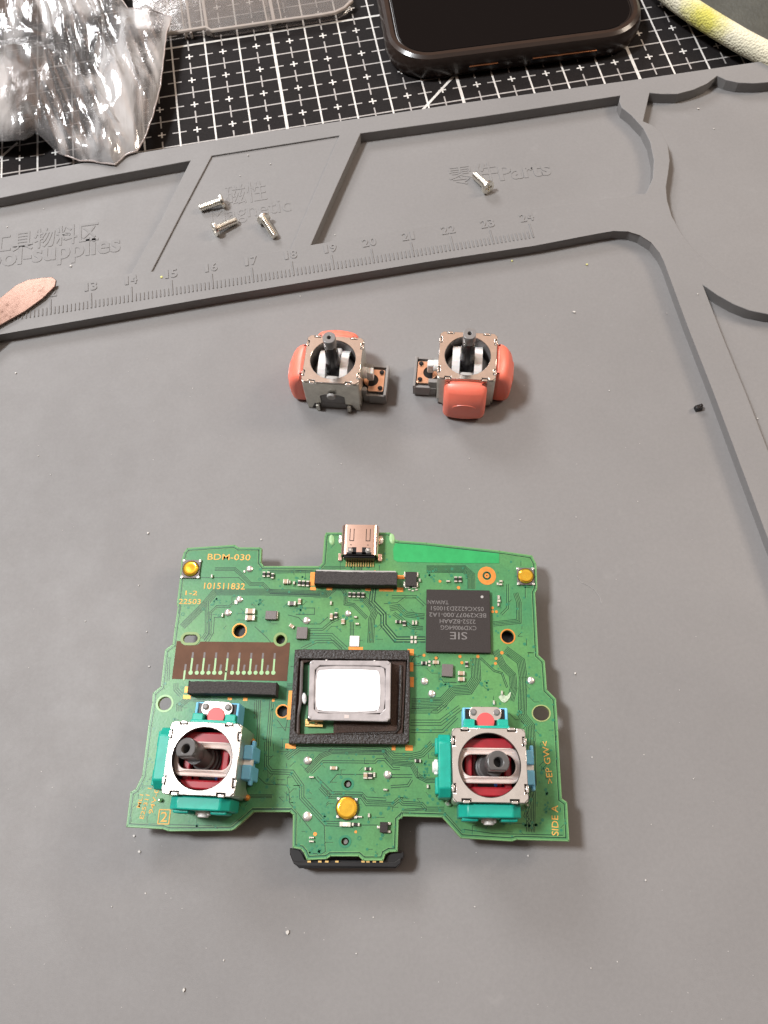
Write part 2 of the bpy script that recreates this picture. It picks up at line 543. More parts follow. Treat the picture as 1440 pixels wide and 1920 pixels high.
GA, GX, GY = .07076, -1.7998, 22.854
ZM = -.2
cm = empty('cutting_mat', (GX, GY, ZM - .25), GA)
tag(cm, 'black cutting mat with white printed grid lying under the grey silicone mat', 'cutting mat')
MB().box((3, -8, .12), (46, 31, .24)).build('mat_sheet', M['cutmat'], cm, bevel=.04)


def grid():
    w, d = MB(), MB()
    z = .2405

    def strip(mb, x0, y0, x1, y1, t, zz=z):
        a = math.atan2(y1 - y0, x1 - x0)
        L = math.hypot(x1 - x0, y1 - y0)
        mb.box(((x0 + x1) / 2, (y0 + y1) / 2, zz), (L, t, .001), a)
    X0, X1, Y0, Y1 = -13, 17, -5, 6
    for i in range(X0, X1 + 1):
        strip(w, i, Y0, i, Y1, .085 if i % 5 == 0 else .05, z + .0012)
        for j in range(Y0, Y1 + 1):
            strip(d, i - .2, j + .5, i + .2, j + .5, .042)                 # dash on the half line
            strip(d, i + .5, j - .24, i + .5, j + .24, .040, z + .0024)
            strip(w, i + .5 - .11, j + .5, i + .5 + .11, j + .5, .045)
            strip(w, i + .5, j + .39, i + .5, j + .61, .045, z + .0012)
    for j in range(Y0, Y1 + 1):
        strip(w if j % 5 == 0 else d, X0, j, X1, j, .075 if j % 5 == 0 else .046, z)
    for (a, b, c, e) in ((5.03, -2.93, 3.4, -4.55), (-7.56, -2.89, -9.2, -4.5)):
        strip(w, a, b, c, e, .075, z + .0036)
    w.build('bright_grid_print', M['gridw'], cm, smooth=False)
    d.build('fine_grid_print', M['gridd'], cm, smooth=False)


grid()

# ---------------------------------------------------------------- grey silicone work mat
RZ = .3          # rim height
sm = empty('silicone_work_mat', (0, 0, ZM + .005))
tag(sm, 'large grey silicone repair mat with moulded trays, raised rim and centimetre ruler', 'work mat')
zo = -(ZM + .005)      # local z of world z=0
edge = [W2(-900, 470, RZ), W2(0, 333, RZ), W2(240, 290, RZ), W2(480, 250, RZ), W2(873, 192, RZ), W2(1198, 148, RZ),
        W2(1440, 113, RZ), W2(2300, -15, RZ)]
slab = [(-34, -12), (34, -12)] + edge[::-1]


def PX(pts, z=RZ): return [W2(x, y, z) for x, y in pts]


hole_work = [(-1700, 860), (0, 626), (200, 591), (400, 556), (600, 523), (800, 490), (1000, 460), (1120, 437)] + \
            [(1150, 432), (1178, 433), (1200, 440), (1222, 454), (1238, 474), (1246, 490)] + \
            [(1290, 610), (1340, 738), (1390, 872), (1440, 1006), (1520, 1215), (1800, 1950), (2500, 3600), (-2500, 3600)]
hole_work_w = [W2(*p, RZ) for p in hole_work[:-2]] + [(13.5, -11), (-33, -11), (-33, 9)]
hole_tool = [(-900, 505), (0, 371), (180, 334), (357, 301), (300, 415), (246, 512), (110, 535), (0, 562), (-900, 690)]
hole_mag = [(397, 292), (636, 254), (590, 360), (545, 466), (415, 487), (284, 509), (340, 400)]
hole_parts = [(676, 250), (900, 219), (1163, 179), (1161, 190), (1166, 202), (1184, 216), (1206, 240), (1219, 266), (1226, 300),
              (1224, 334), (1211, 362), (1000, 391), (790, 425), (583, 459), (630, 352)]
arcs = [(1218, 174), (1240, 176), (1270, 176), (1300, 168), (1325, 157), (1345, 142), (1362, 150), (1385, 155), (1415, 156),
        (1440, 154), (1500, 145), (1800, 240), (1800, 520), (1500, 545), (1440, 541), (1405, 535), (1370, 523), (1335, 500),
        (1303, 470), (1276, 435), (1260, 405), (1251, 375), (1249, 350), (1253, 325), (1256, 300), (1252, 270), (1238, 245),
        (1222, 234), (1206, 227)]
hole_low = [(1318, 534), (1345, 553), (1375, 570), (1405, 582), (1440, 589), (1500, 592), (1800, 560), (1800, 1700), (1700, 1500),
            (1520, 1050), (1460, 895), (1400, 740), (1355, 630)]
rim = finish(plate([slab], [hole_work_w] + [PX(h) for h in (hole_tool, hole_parts, arcs, hole_low, hole_mag)],
                   zo - .04, zo + RZ, .016, 'raised_rim'), M['silicone'])
link('raised_rim', rim, sm)
slab_in = [(-33.8, -11.8), (33.8, -11.8)] + [(x, y - .15) for x, y in edge[::-1]]
fl = finish(plate([slab_in], [], .0, zo, 0, 'mat_floor'), M['silicone'])
link('mat_floor', fl, sm)
mg = finish(plate([PX([(p[0], p[1]) for p in hole_mag])], [], zo - .02, zo + RZ - .045, 0, 'tray_floor'), M['silicone'])
# the shallow magnetic tray has its own raised floor
link('tray_floor', mg, sm)

RA, RX, RY = .0614, -1.5723, 13.268
ux, uy = math.cos(RA), math.sin(RA)


def ruler(n, t): return (RX + (n - 18) * ux - t * uy, RY + (n - 18) * uy + t * ux)


ticks = MB()
for k in range(60, 241):
    n = k / 10
    L = .46 if k % 10 == 0 else .23
    wdt = .034 if k % 10 == 0 else .030
    x, y = ruler(n, L / 2)
    ticks.box((x, y, zo + RZ + .002), (wdt, L, .036), RA)
ticks.build('ruler_marks', M['silicone'], sm, bevel=.007, seg=1, kind='stuff')


def emboss(txt, px, py, wpx, hpx, z, ang=0, ex=.012, name='embossed_lettering', bold=.012):
    a, b = W(px - wpx / 2, py, z), W(px + wpx / 2, py, z)
    c, d = W(px, py - hpx / 2, z), W(px, py + hpx / 2, z)
    me = text_mesh(txt, (b - a).length, (c - d).length, ex, bold)
    finish(me, M['silicone'])
    p = W(px, py, z)
    return link(name, me, sm, (p.x, p.y, z - (ZM + .005) + ex * .4), (0, 0, ang))


for n in range(7, 25):
    x, y = ruler(n - .02, .67)
    for k_, ch_ in enumerate(str(n)):
        me = finish(text_mesh(ch_, .085 if ch_ == '1' else .155, .26, .014, .02), M['silicone'])
        o_ = (k_ - (len(str(n)) - 1) / 2) * .185
        link('ruler_digit', me, sm, (x + o_ * ux, y + o_ * uy, zo + RZ + .008), (0, 0, RA))
emboss('工具物料区', 84, 446, 198, 36, 0, R(1.5), name='embossed_characters')
emboss('Tool-supplies', 84, 478, 278, 44, 0, R(1.5), bold=.025)
emboss('磁性', 461, 362, 76, 38, RZ - .045, R(3), ex=.009, name='embossed_characters', bold=.0)
emboss('Magnetic', 470, 398, 150, 34, RZ - .045, R(3), ex=.009, bold=.0)
emboss('零件', 887, 326, 92, 36, 0, R(1), name='embossed_characters', bold=0)
emboss('Parts', 983, 319.5, 97, 29, 0, R(1), bold=.03)


# ---------------------------------------------------------------- loose and soldered joystick modules
def rot_side(k):
    """matrix taking the +x side to side k: 'R','T','L','B'"""
    return Matrix.Rotation({'R': 0, 'T': math.pi / 2, 'L': math.pi, 'B': -math.pi / 2}[k], 4, 'Z')


SX, SY, SH = .635, .61, 1.12


def side_d(k): return SX if k in 'RL' else SY


_cache = {}


def frame_mesh(variant):
    if variant in _cache: return _cache[variant]
    a, b = SX, SY
    out = []
    # top plate outline with tab notches near the ends of each side
    nw, nd, off = .075, .055, .40
    for k, (hx, hy) in (('T', (a, b)), ('L', (b, a)), ('B', (a, b)), ('R', (b, a))):
        m = Matrix.Rotation({'T': 0, 'L': math.pi / 2, 'B': math.pi, 'R': -math.pi / 2}[k], 4, 'Z')
        o2 = off * hx / .63
        loc = [(hx - .07, hy), (o2 + nw, hy), (o2 + nw, hy - nd), (o2 - nw, hy - nd), (o2 - nw, hy),
               (-o2 + nw, hy), (-o2 + nw, hy - nd), (-o2 - nw, hy - nd), (-o2 - nw, hy), (-hx + .07, hy)]
        out += [tuple((m @ Vector((p[0], p[1], 0)))[:2]) for p in loc]
    me = plate([out], [circ(0, 0, .525 if variant == 'board' else .50, 48)], SH - .035, SH, .010)
    mb = MB().mesh(me, 0)
    # rolled corner blocks and side walls
    for k in 'RTLB':
        m = rot_side(k); d = side_d(k); w = (SY if k in 'RL' else SX)
        t = .022
        if variant == 'loose1' and k == 'B' or variant in ('board',) and k == 'R':
            poly = [(-w + .03, SH - .05), (w - .03, SH - .05), (w - .03, .0), (w - .12, -.12), (w - .2, .22), (w - .36, .25),
                    (.28, .55), (.16, .62), (-.16, .62), (-.28, .55), (-w + .36, .25), (-w + .2, .22), (-w + .12, -.12), (-w + .03, 0)]
            poly = [(p[0], max(p[1], 0)) for p in poly]
        else:
            poly = [(-w + .05, SH - .05), (w - .05, SH - .05), (w - .05, .12), (w - .2, .0), (w - .3, .0), (w - .32, .3),
                    (-w + .32, .3), (-w + .3, 0), (-w + .2, .0), (-w + .05, .12)]
        mm = m @ Matrix.Translation((d - t, 0, 0)) @ Matrix(((0, 0, 1, 0), (1, 0, 0, 0), (0, 1, 0, 0), (0, 0, 0, 1)))
        mb.prism(poly, 0, t, 1, mm)
        # folded tabs standing in the notches
        for s in (-1, 1):
            mb.box((d - .012, s * .40 * w / .63, SH - .045), (.05, .11, .07), 0, 0, mtx=m)
    for sx_ in (-1, 1):
        for sy_ in (-1, 1):
            mb.cyl((sx_ * (a - .05), sy_ * (b - .05), .25), .045, SH - .28, 10, 1)
    _cache[variant] = mb.data('frame', [M['steel'], M['steeldull']])
    return _cache[variant]


def joystick(root_name, parent, loc, rz, variant, caps, switch, stick_tilt, scale=1.0):
    """returns the root object; parts (or sub-parts) are its children"""
    if parent is None:
        root = empty(root_name, loc, rz)
        fr = link('metal_frame', frame_mesh(variant), root, bevel=.012)
    else:
        root = link(root_name, frame_mesh(variant), parent, loc, (0, 0, rz), bevel=.012)
        fr = root
    loose = variant != 'board'
    # dark lower housing
    hb = MB()
    hb.box((0, 0, .12), (SX * 2 - .06, SY * 2 - .06, .24))
    hb.prism(rrect(0, 0, SX * 2 - .07, SY * 2 - .07, .08), .2, .5)
    hb.build('housing', M['blackplas'] if not loose else M['greyplas'], root, bevel=.015)
    wl = finish(plate([rrect(0, 0, SX * 2 - .075, SY * 2 - .075, .06)], [circ(0, 0, .535, 32)], .48, SH - .06, .0),
                M['greyplas'] if loose else M['blackplas'])
    link('inner_wall', wl, root)
    if loose:
        # white slotted gimbal: two arms running front to back, with a curved saddle
        for s in (-1, 1):
            g = MB()
            n = 14
            for i in range(n):
                a0, a1 = R(8 + 164 * i / n), R(8 + 164 * (i + 1) / n)
                r0, r1 = .52, .44
                v = []
                for a_ in (a0, a1):
                    for rr in (r0, r1):
                        for xx in (.16, .33):
                            v.append((s * xx, -rr * math.cos(a_) * .98, .60 + rr * math.sin(a_) * .86))
                g.add(v, [(0, 1, 5, 4), (2, 6, 7, 3), (0, 4, 6, 2), (1, 3, 7, 5)])
            g.build('gimbal_arm', M['milk'], root, bevel=.0)
        b = MB()
        b.lathe([(.03, .3), (.5, .40), (.49, .60), (.42, .70), (.20, .72)], 32)
        b.build('gimbal_base', M['greylight'], root)
        for s in (-1, 1):
            MB().box((0, s * .37, .80), (.34, .20, .26), top=.85).build('gimbal_end', M['milk'] if s > 0 else M['greylight'], root, bevel=.05)
    else:
        # red lower bail: square ring seen through the opening
        rb = MB()
        rb.box((0, .37, .74), (.96, .22, .30), top=.92)
        rb.box((0, -.42, .74), (.96, .17, .30), top=.92)
        for s in (-1, 1): rb.box((s * .34, 0, .70), (.13, .74, .22))
        for s in (-1, 1): rb.box((s * .22, .0, .42), (.10, .8, .3))
        rb.build('red_bail', M['red'], root, bevel=.03)
        MB().box((.22, -.30, .50), (.2, .12, .05)).build('blue_bearing', M['bluedeep'], root, bevel=.01)
        MB().box((-.36, .30, .66), (.12, .10, .30)).build('blue_bearing', M['bluedeep'], root, bevel=.01)
        # pale slotted bail running left to right with a long slot
        ho = rrect(0, 0, .92, .35, .17, 8)
        ou = rrect(0, 0, 1.10, .57, .20, 8)
        ym = plate([ou], [ho], .90, .97, .02)
        for v in ym.vertices:
            q = v.co.x / .53
            v.co.z += .10 * (1 - q * q) - .02
            # ends spread against the frame
            v.co.y *= 1 + .10 * abs(q) ** 3
        finish(ym, M['milkdim'])
        link('slotted_bail', ym, root)
    # stick: ribbed root, shaft, keyed knob with a bored hole
    ax, ay = stick_tilt
    st = MB()
    rotm = Matrix.Translation((0, 0, .48)) @ Matrix.Rotation(ay, 4, 'X') @ Matrix.Rotation(ax, 4, 'Y')
    if loose:
        st.lathe([(.22, .10), (.21, .22), (.19, .30), (.165, .62), (.135, 1.12), (.13, 1.21)], 28, 0, rotm)
        top = MB().mesh(plate([rrect(0, 0, .27, .29, .125, 8)], [circ(0, 0, .045, 16)], 1.20, 1.46, .012), 0, rotm)
        tip = 1.46
    else:
        st.lathe([(.12, .0), (.24, .03), (.24, .07), (.215, .08), (.215, .11), (.235, .13), (.235, .17), (.205, .18), (.205, .22),
                  (.22, .24), (.22, .28), (.19, .30), (.175, .45), (.185, .58)], 28, 0, rotm)
        top = MB().mesh(plate([[(.19 * math.cos(2 * math.pi * i / 32), max(-.13, .19 * math.sin(2 * math.pi * i / 32))) for i in range(32)]],
                              [circ(0, .0, .078, 20)], .58, .93, .02), 0, rotm)
        tip = .93
    so = st.build('stick', M['shaft'] if loose else M['knob'], root)
    top.build('stick_tip', M['greyplas'] if loose else M['knob'], so)
    MB().cyl((0, 0, tip - .25), .085 if not loose else .055, .02, 16, mtx=rotm).build('bore_floor', M['blackplas'], so)
    # side blocks
    for k, kind in caps.items():
        m = rot_side(k); d = side_d(k)
        if kind == 'coral':
            w = .47
            mb = MB()
            # domed rounded block
            mb.box((0, 0, 0), (.46, w * 2, 1.06))
            bm = bmesh.new(); tmp = mb.data('t', M['coral']); bm.from_mesh(tmp)
            bmesh.ops.bevel(bm, geom=bm.edges[:], offset=.12, segments=5, affect='EDGES', profile=.5)
            bmesh.ops.subdivide_edges(bm, edges=[e_ for e_ in bm.edges if e_.calc_length() > .3], cuts=7, use_grid_fill=True)
            for v_ in bm.verts:
                if v_.co.x > -.05:
                    k_ = max(0, v_.co.z / .53)
                    v_.co.x -= .20 * k_ ** 2.2 + .06 * (v_.co.y / .47) ** 2 + .03 * (v_.co.z / .53) ** 2
                v_.co.z -= .05 * (v_.co.y / .47) ** 2 * (1 if v_.co.z > 0 else 0)
            me = bpy.data.meshes.new('sensor_cap'); bm.to_mesh(me); bm.free()
            me.materials.append(M['coral']); me.shade_smooth()
            o = link('sensor_cap', me, root, m @ Vector((d + .19, 0, .54)), (0, 0, m.to_euler().z))
            arc = [(.212, .25 * math.cos(R(a_)), .02 + .13 * math.sin(R(a_))) for a_ in range(10, 171, 16)]
            MB().tube(arc, .012, 6).build('cap_ridge', M['coral'], o)
            for s in (-1, 0, 1): MB().box((d + .10, s * .2, .04), (.05, .05, .14), mtx=m).build('pin', M['steeldull'], root, bevel=.008, seg=1)
        elif kind == 'teal':
            poly = [(-.48, .0), (.48, .0), (.53, .12), (.53, .78), (.38, .93), (-.38, .93), (-.53, .78), (-.53, .12)]
            mm = m @ Matrix.Translation((d + .01, 0, .06)) @ Matrix(((0, 0, 1, 0), (1, 0, 0, 0), (0, 1, 0, 0), (0, 0, 0, 1)))
            mb = MB().prism(poly, 0, .22, 0, mm)
            for s in (-1, 1): mb.box((d + .25, s * .33, .62), (.07, .28, .46), mtx=m)
            o = mb.build('potentiometer', M['teal'], root, bevel=.025)
            nb = MB()
            nb.box((d + .265, 0, .56), (.07, .26, .12), mtx=m); nb.cyl((d + .22, 0, .56), .10, .11, 16, mtx=m, axis=(1, 0, 0))
            nb.build('axle_end', M['white'], o, bevel=.02)
            for s in (-1, 0, 1): MB().box((d + .14, s * .2, .02), (.04, .04, .16), mtx=m).build('pin', M['solder'], o)
    for k, kind in switch.items():
        m = rot_side(k); d = side_d(k)
        if kind == 'loose':
            bs = MB()
            bs.box((d + .27, 0, .14), (.50, .74, .28), mtx=m)
            bs.box((d + .52, 0, .22), (.06, .80, .36), mtx=m)
            for s in (-1, 1): bs.box((d + .34, s * .385, .20), (.36, .05, .32), mtx=m)
            bs.box((d + .40, -.27, .345), (.14, .12, .02), mi=1, mtx=m)
            bs.box((d + .10, .30, .36), (.20, .10, .30), mtx=m)
            bs.box((d + .05, -.30, .30), (.10, .10, .34), mtx=m)
            o = bs.build('switch_base', [M['greymid'], M['blackplas']], root, bevel=.02)
            pl = finish(plate([rrect(0, 0, .36, .58, .05)], [circ(-.12, 0, .17, 24)], 0, .03, .006), M['zinc'])
            link('switch_plate', pl, o, m @ Vector((d + .295, 0, .34)), (0, 0, m.to_euler().z))
            MB().cyl((d + .17, 0, .30), .19, .05, 24, mtx=m).build('switch_dome', M['blackplas'], o)
            for s in (-1, 1):
                MB().lathe([(.05, 0), (.055, .03), (.03, .055)], 12, 0, m @ Matrix.Translation((d + .40, s * .21, .37))).build('rivet', M['shaft'], o)
            pb = MB()
            pb.cyl((d - .03, 0, .66), .13, .14, 20, mtx=m, axis=(1, 0, 0)); pb.box((d + .17, 0, .62), (.15, .17, .30), mtx=m)
            pb.build('push_lever', M['milk'], root, bevel=.025)
        elif kind == 'board':
            bs = MB()
            bs.box((d + .23, 0, .22), (.46, .82, .44), mtx=m)
            for s in (-1, 1): bs.box((d + .25, s * .385, .46), (.40, .05, .10), mtx=m)
            o = bs.build('switch_base', M['blue'], root, bevel=.03)
            MB().box((d + .25, 0, .46), (.36, .70, .03), mtx=m).build('switch_well', M['blackplas'], o)
            pl = finish(plate([rrect(0, 0, .24, .58, .10)], [], 0, .03, .006), M['steel'])
            link('switch_plate', pl, o, m @ Vector((d + .34, 0, .50)), (0, 0, m.to_euler().z))
            for s in (-1, 1):
                MB().lathe([(.055, 0), (.06, .03), (.035, .055)], 14, 0, m @ Matrix.Translation((d + .36, s * .21, .525))).build('rivet', M['greyplas'], o)
            MB().cyl((d + .19, 0, .48), .165, .07, 24, mtx=m).build('switch_dome', M['redpale'], o, bevel=.01)
            br = MB()
            br.box((d + .045, 0, .52), (.12, .84, .34), mtx=m)
            for s in (-1, 1): br.box((d + .12, s * .30, .56), (.20, .20, .22), mtx=m)
            br.build('bracket', M['teal'], root, bevel=.02)
        elif kind == 'clip':
            cl = MB()
            for s in (-1, 1):
                cl.box((d + .085, s * .17, .42), (.17, .25, .70), mtx=m)
                cl.box((d + .15, s * .30, .62), (.06, .16, .16), mtx=m)
            cl.box((d + .05, 0, .38), (.10, .3, .60), mtx=m)
            o = cl.build('blue_clip', M['blue'], root, bevel=.02)
            MB().box((d + .08, 0, .64), (.18, .15, .14), mtx=m).build('push_lever', M['white'], o, bevel=.03)
    if variant == 'loose1':
        fb = MB()
        fb.cyl((0, -SY - .03, .66), .10, .07, 24, axis=(0, -1, 0))
        fb.build('round_stub', M['greylight'], root, bevel=.02)
        for s in (-1, 1):
            MB().box((s * .36, -SY - .03, .10), (.085, .07, .22)).build('foot', M['steeldull'], root, bevel=.015)
    return root


j1 = joystick('joystick_module', None, W(0, 0, 0), R(-11.5), 'loose1', {'L': 'coral', 'T': 'coral'}, {'R': 'loose'}, (0.0, 0.0))
p = (W(575, 630, 1.12 + .02) + W(675, 722, 1.14) + W(683, 632, 1.14) + W(564, 713, 1.14)) / 4
j1.location = (p.x, p.y, .02)
tag(j1, 'loose joystick module with coral caps on its far and left sides and bare metal front', 'joystick module',
    'loose joystick modules lying on the mat')
j2 = joystick('joystick_module', None, W(0, 0, 0), R(-11), 'loose2', {'R': 'coral', 'B': 'coral'}, {'L': 'loose'}, (0.0, 0.0))
p = (W(828, 620, 1.14) + W(934, 626, 1.14) + W(930, 715, 1.14) + W(816, 708, 1.14)) / 4
j2.location = (p.x, p.y, .02)
tag(j2, 'loose joystick module with square coral cap facing front and switch on its left', 'joystick module',
    'loose joystick modules lying on the mat')

# ---------------------------------------------------------------- controller circuit board
BT = .60         # top of the laminate
BB = .50
YB = R(-7.55)
root_p = W(655, 1300, 0)
board = empty('circuit_board', (root_p.x, root_p.y, 0), 0)
tag(board, 'green game controller circuit board with two teal-sided joysticks and a central speaker', 'circuit board')
RP = Vector((root_p.x, root_p.y, 0))


def bp2(x, y, z=BT):
    p_ = W(x, y, z)
    return (p_.x - RP.x, p_.y - RP.y)


def bpt(x, y, z=BT, dz=0):
    p_ = W(x, y, z)
    return Vector((p_.x - RP.x, p_.y - RP.y, z + dz))


def dims(px, py, w, h, z=BT):
    return ((W(px + w / 2, py, z) - W(px - w / 2, py, z)).length, (W(px, py + h / 2, z) - W(px, py - h / 2, z)).length)


outline = [(340, 1050), (344, 1036), (351, 1027), (440, 1021), (448, 1026), (487, 1026), (491, 1028), (490, 1054), (495, 1061), (598, 1061),
           (604, 1055), (608, 1006), (611, 998), (634, 998), (731, 998), (736, 1002), (740, 1011), (748, 1013), (800, 1017),
           (937, 1032), (998, 1041), (1006, 1057), (1008, 1104), (1004, 1112), (1010, 1228), (1022, 1239), (1026, 1293),
           (1043, 1310), (1047, 1369), (1051, 1448), (1054, 1497), (1064, 1504), (1068, 1578), (969, 1575), (960, 1578),
           (864, 1572), (829, 1533), (755, 1531), (748, 1538), (746, 1597), (730, 1598), (723, 1602), (719, 1614),
           (681, 1614), (672, 1606), (620, 1606), (613, 1611), (575, 1613), (569, 1599), (564, 1593), (548, 1590),
           (549, 1528), (544, 1523), (476, 1523), (440, 1555), (432, 1558), (316, 1559), (305, 1555), (236, 1551), (244, 1485), (254, 1479), (266, 1454),
           (278, 1360), (273, 1359), (285, 1317), (286, 1299), (301, 1287), (309, 1218), (323, 1208), (327, 1177), (333, 1138), (331, 1133), (337, 1085)]
# the left flank is one smooth run (duplicate zig removed)
outline = [p_ for p_ in outline if p_ != (273, 1359)]


def pcirc(x, y, r, n=24, ry=None):
    a, b = dims(x, y, 2 * r, 2 * (ry or r))
    c = bp2(x, y)
    return circ(c[0], c[1], a / 2, n, b / 2)


def pstad(x0, x1, y, r):
    c0, c1 = bp2(x0, y), bp2(x1, y)
    rr = dims(x0, y, 2 * r, 2 * r)[0] / 2
    out = []
    for c, a0 in ((c1, -90), (c0, 90)):
        out += [(c[0] + rr * math.cos(R(a0 + 180 * k / 8)), c[1] + rr * math.sin(R(a0 + 180 * k / 8))) for k in range(9)]
    return out


holes = [pstad(351, 363, 1197.5, 7.8), pcirc(449, 1182.5, 11.5), pcirc(525.8, 1199, 8.7), pcirc(309, 1319, 12.3),
         pcirc(529.8, 1333.6, 10.8), pcirc(952, 1193.4, 12), pcirc(1014.7, 1337.3, 16, 28, 14), pcirc(652, 1470, 7.3), pcirc(647, 1577.7, 7.3)]
lam = plate([[bp2(*p_) for p_ in outline]], holes, BB, BT, .012, 'laminate')
finish(lam, M['pcb'])
lam.materials.append(M['pcb_edge'])
for pl in lam.polygons:
    if abs(pl.normal.z) < .45: pl.material_index = 1
link('laminate', lam, board)

ZT = BT + .003


def flat(name, polys, m, z=ZT, h=.003, holes_=()):
    """thin printed or plated areas lying on the board"""
    me = plate([[bp2(*p_) for p_ in q] for q in polys], holes_, z - .0005, z + h, 0, name)
    finish(me, m)
    return link(name, me, board)


M['collar'] = mat('yellow_green_collar', (.20, .30, .10), .45)
# ---- bare antenna strip, brown contact film
flat('antenna_strip', [[(741, 1019), (748, 1019), (800, 1023), (870, 1031), (936, 1038), (936, 1056), (860, 1056), (745, 1053.5), (738, 1049), (737, 1030)]], M['antenna'])
bhole = [pstad(351, 363, 1197.5, 12.5), pcirc(525.8, 1199, 13)]
for pl in ((pstad(351, 363, 1197.5, 12.6), holes[0]), (pcirc(525.8, 1199, 13.2), holes[2])):
    MB().mesh(plate([pl[0]], [pl[1]], BT + .007, BT + .009)).build('hole_collar', M['collar'], board)
flat('brown_contact_area', [[(331.4, 1202), (338.7, 1202.1), (340, 1206), (345, 1209.5), (351, 1210.3), (363, 1210.3), (370, 1209), (374, 1206),
                             (375.6, 1203), (513.5, 1204.5), (516, 1208.5), (521, 1211.6), (526, 1212.4), (531, 1211.2), (536, 1208),
                             (538.3, 1204.9), (544, 1205), (538, 1277), (322.4, 1273)]], M['brown'])
# contact fingers
for i in range(8):
    tx, bx = 362.2 + 21.9 * i, 357.6 + 22.15 * i
    ty = 1223 + .25 * i
    q = MB()

    def quad(xa, ya, xb, yb, w, mi, z=ZT + .005):
        a, b = Vector(bp2(xa, ya)), Vector(bp2(xb, yb))
        d = (b - a).normalized(); n_ = Vector((-d.y, d.x)) * w / 2
        q.add([(a + n_).to_3d(), (a - n_).to_3d(), (b - n_).to_3d(), (b + n_).to_3d()], [(0, 1, 2, 3)], mi,
              Matrix.Translation((0, 0, z)))
    m_ = .42
    mx, my = tx + (bx - tx) * .3, ty + 11
    quad(tx, ty, mx, my, .038, 1)
    quad(mx, my, bx, 1261, .036, 0)
    if i == 3: quad(bx, 1258, bx - 2, 1276, .036, 0)
    else:
        c = bp2(bx, 1261.5); q.cyl((c[0], c[1], ZT + .004), .042, .004, 14, 0)
    q.build('contact_finger', [M['palegreen'], M['greypad']], board, smooth=False)
for i in range(8):
    tx = 348.6 + 22.05 * i
    q = MB()
    quad(tx, 1245.5 + .2 * i, tx - 1.8, 1257, .038, 1)
    if i == 0: quad(tx - 1.8, 1257, tx - 4, 1276, .036, 0)
    else:
        c = bp2(tx - 1.5, 1261.5); q.cyl((c[0], c[1], ZT + .004), .040, .004, 14, 0)
    q.build('contact_finger', [M['palegreen'], M['greypad']], board, smooth=False)

# ---- copper traces under the mask
tr, trl = MB(), MB()


def ribbon(mb, pts, w, z):
    P = [Vector(p_) for p_ in pts]
    for i in range(len(P) - 1):
        a, b = P[i], P[i + 1]
        if (b - a).length < 1e-4: continue
        d = (b - a).normalized(); n_ = Vector((-d.y, d.x)) * w / 2
        e = d * w * .2
        mb.add([(a - e + n_).to_3d(), (a - e - n_).to_3d(), (b + e - n_).to_3d(), (b + e + n_).to_3d()], [(0, 1, 2, 3)], 0,
               Matrix.Translation((0, 0, z)))


_zk = [0]


def bundle(pts, n=1, pitch=3.0, w=.014, lit=True, mb=None):
    P = [Vector(bp2(*p_)) for p_ in pts]
    pt = pitch / 104
    for k in range(n):
        off = (k - (n - 1) / 2) * pt
        out = []
        for i, p_ in enumerate(P):
            d0 = (P[i] - P[i - 1]).normalized() if i else (P[1] - P[0]).normalized()
            d1 = (P[i + 1] - P[i]).normalized() if i < len(P) - 1 else d0
            n0, n1 = Vector((-d0.y, d0.x)), Vector((-d1.y, d1.x))
            m_ = (n0 + n1)
            m_ = m_ / max(.4, m_.length_squared) * 2
            out.append(p_ + m_ * off)
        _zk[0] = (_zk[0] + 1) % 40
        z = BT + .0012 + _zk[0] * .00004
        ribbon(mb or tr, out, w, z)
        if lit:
            ribbon(trl, [q + Vector((.0135, -.006)) for q in out], w * .5, z - .00002)  # lighter line painted beside each trace as its edge highlight


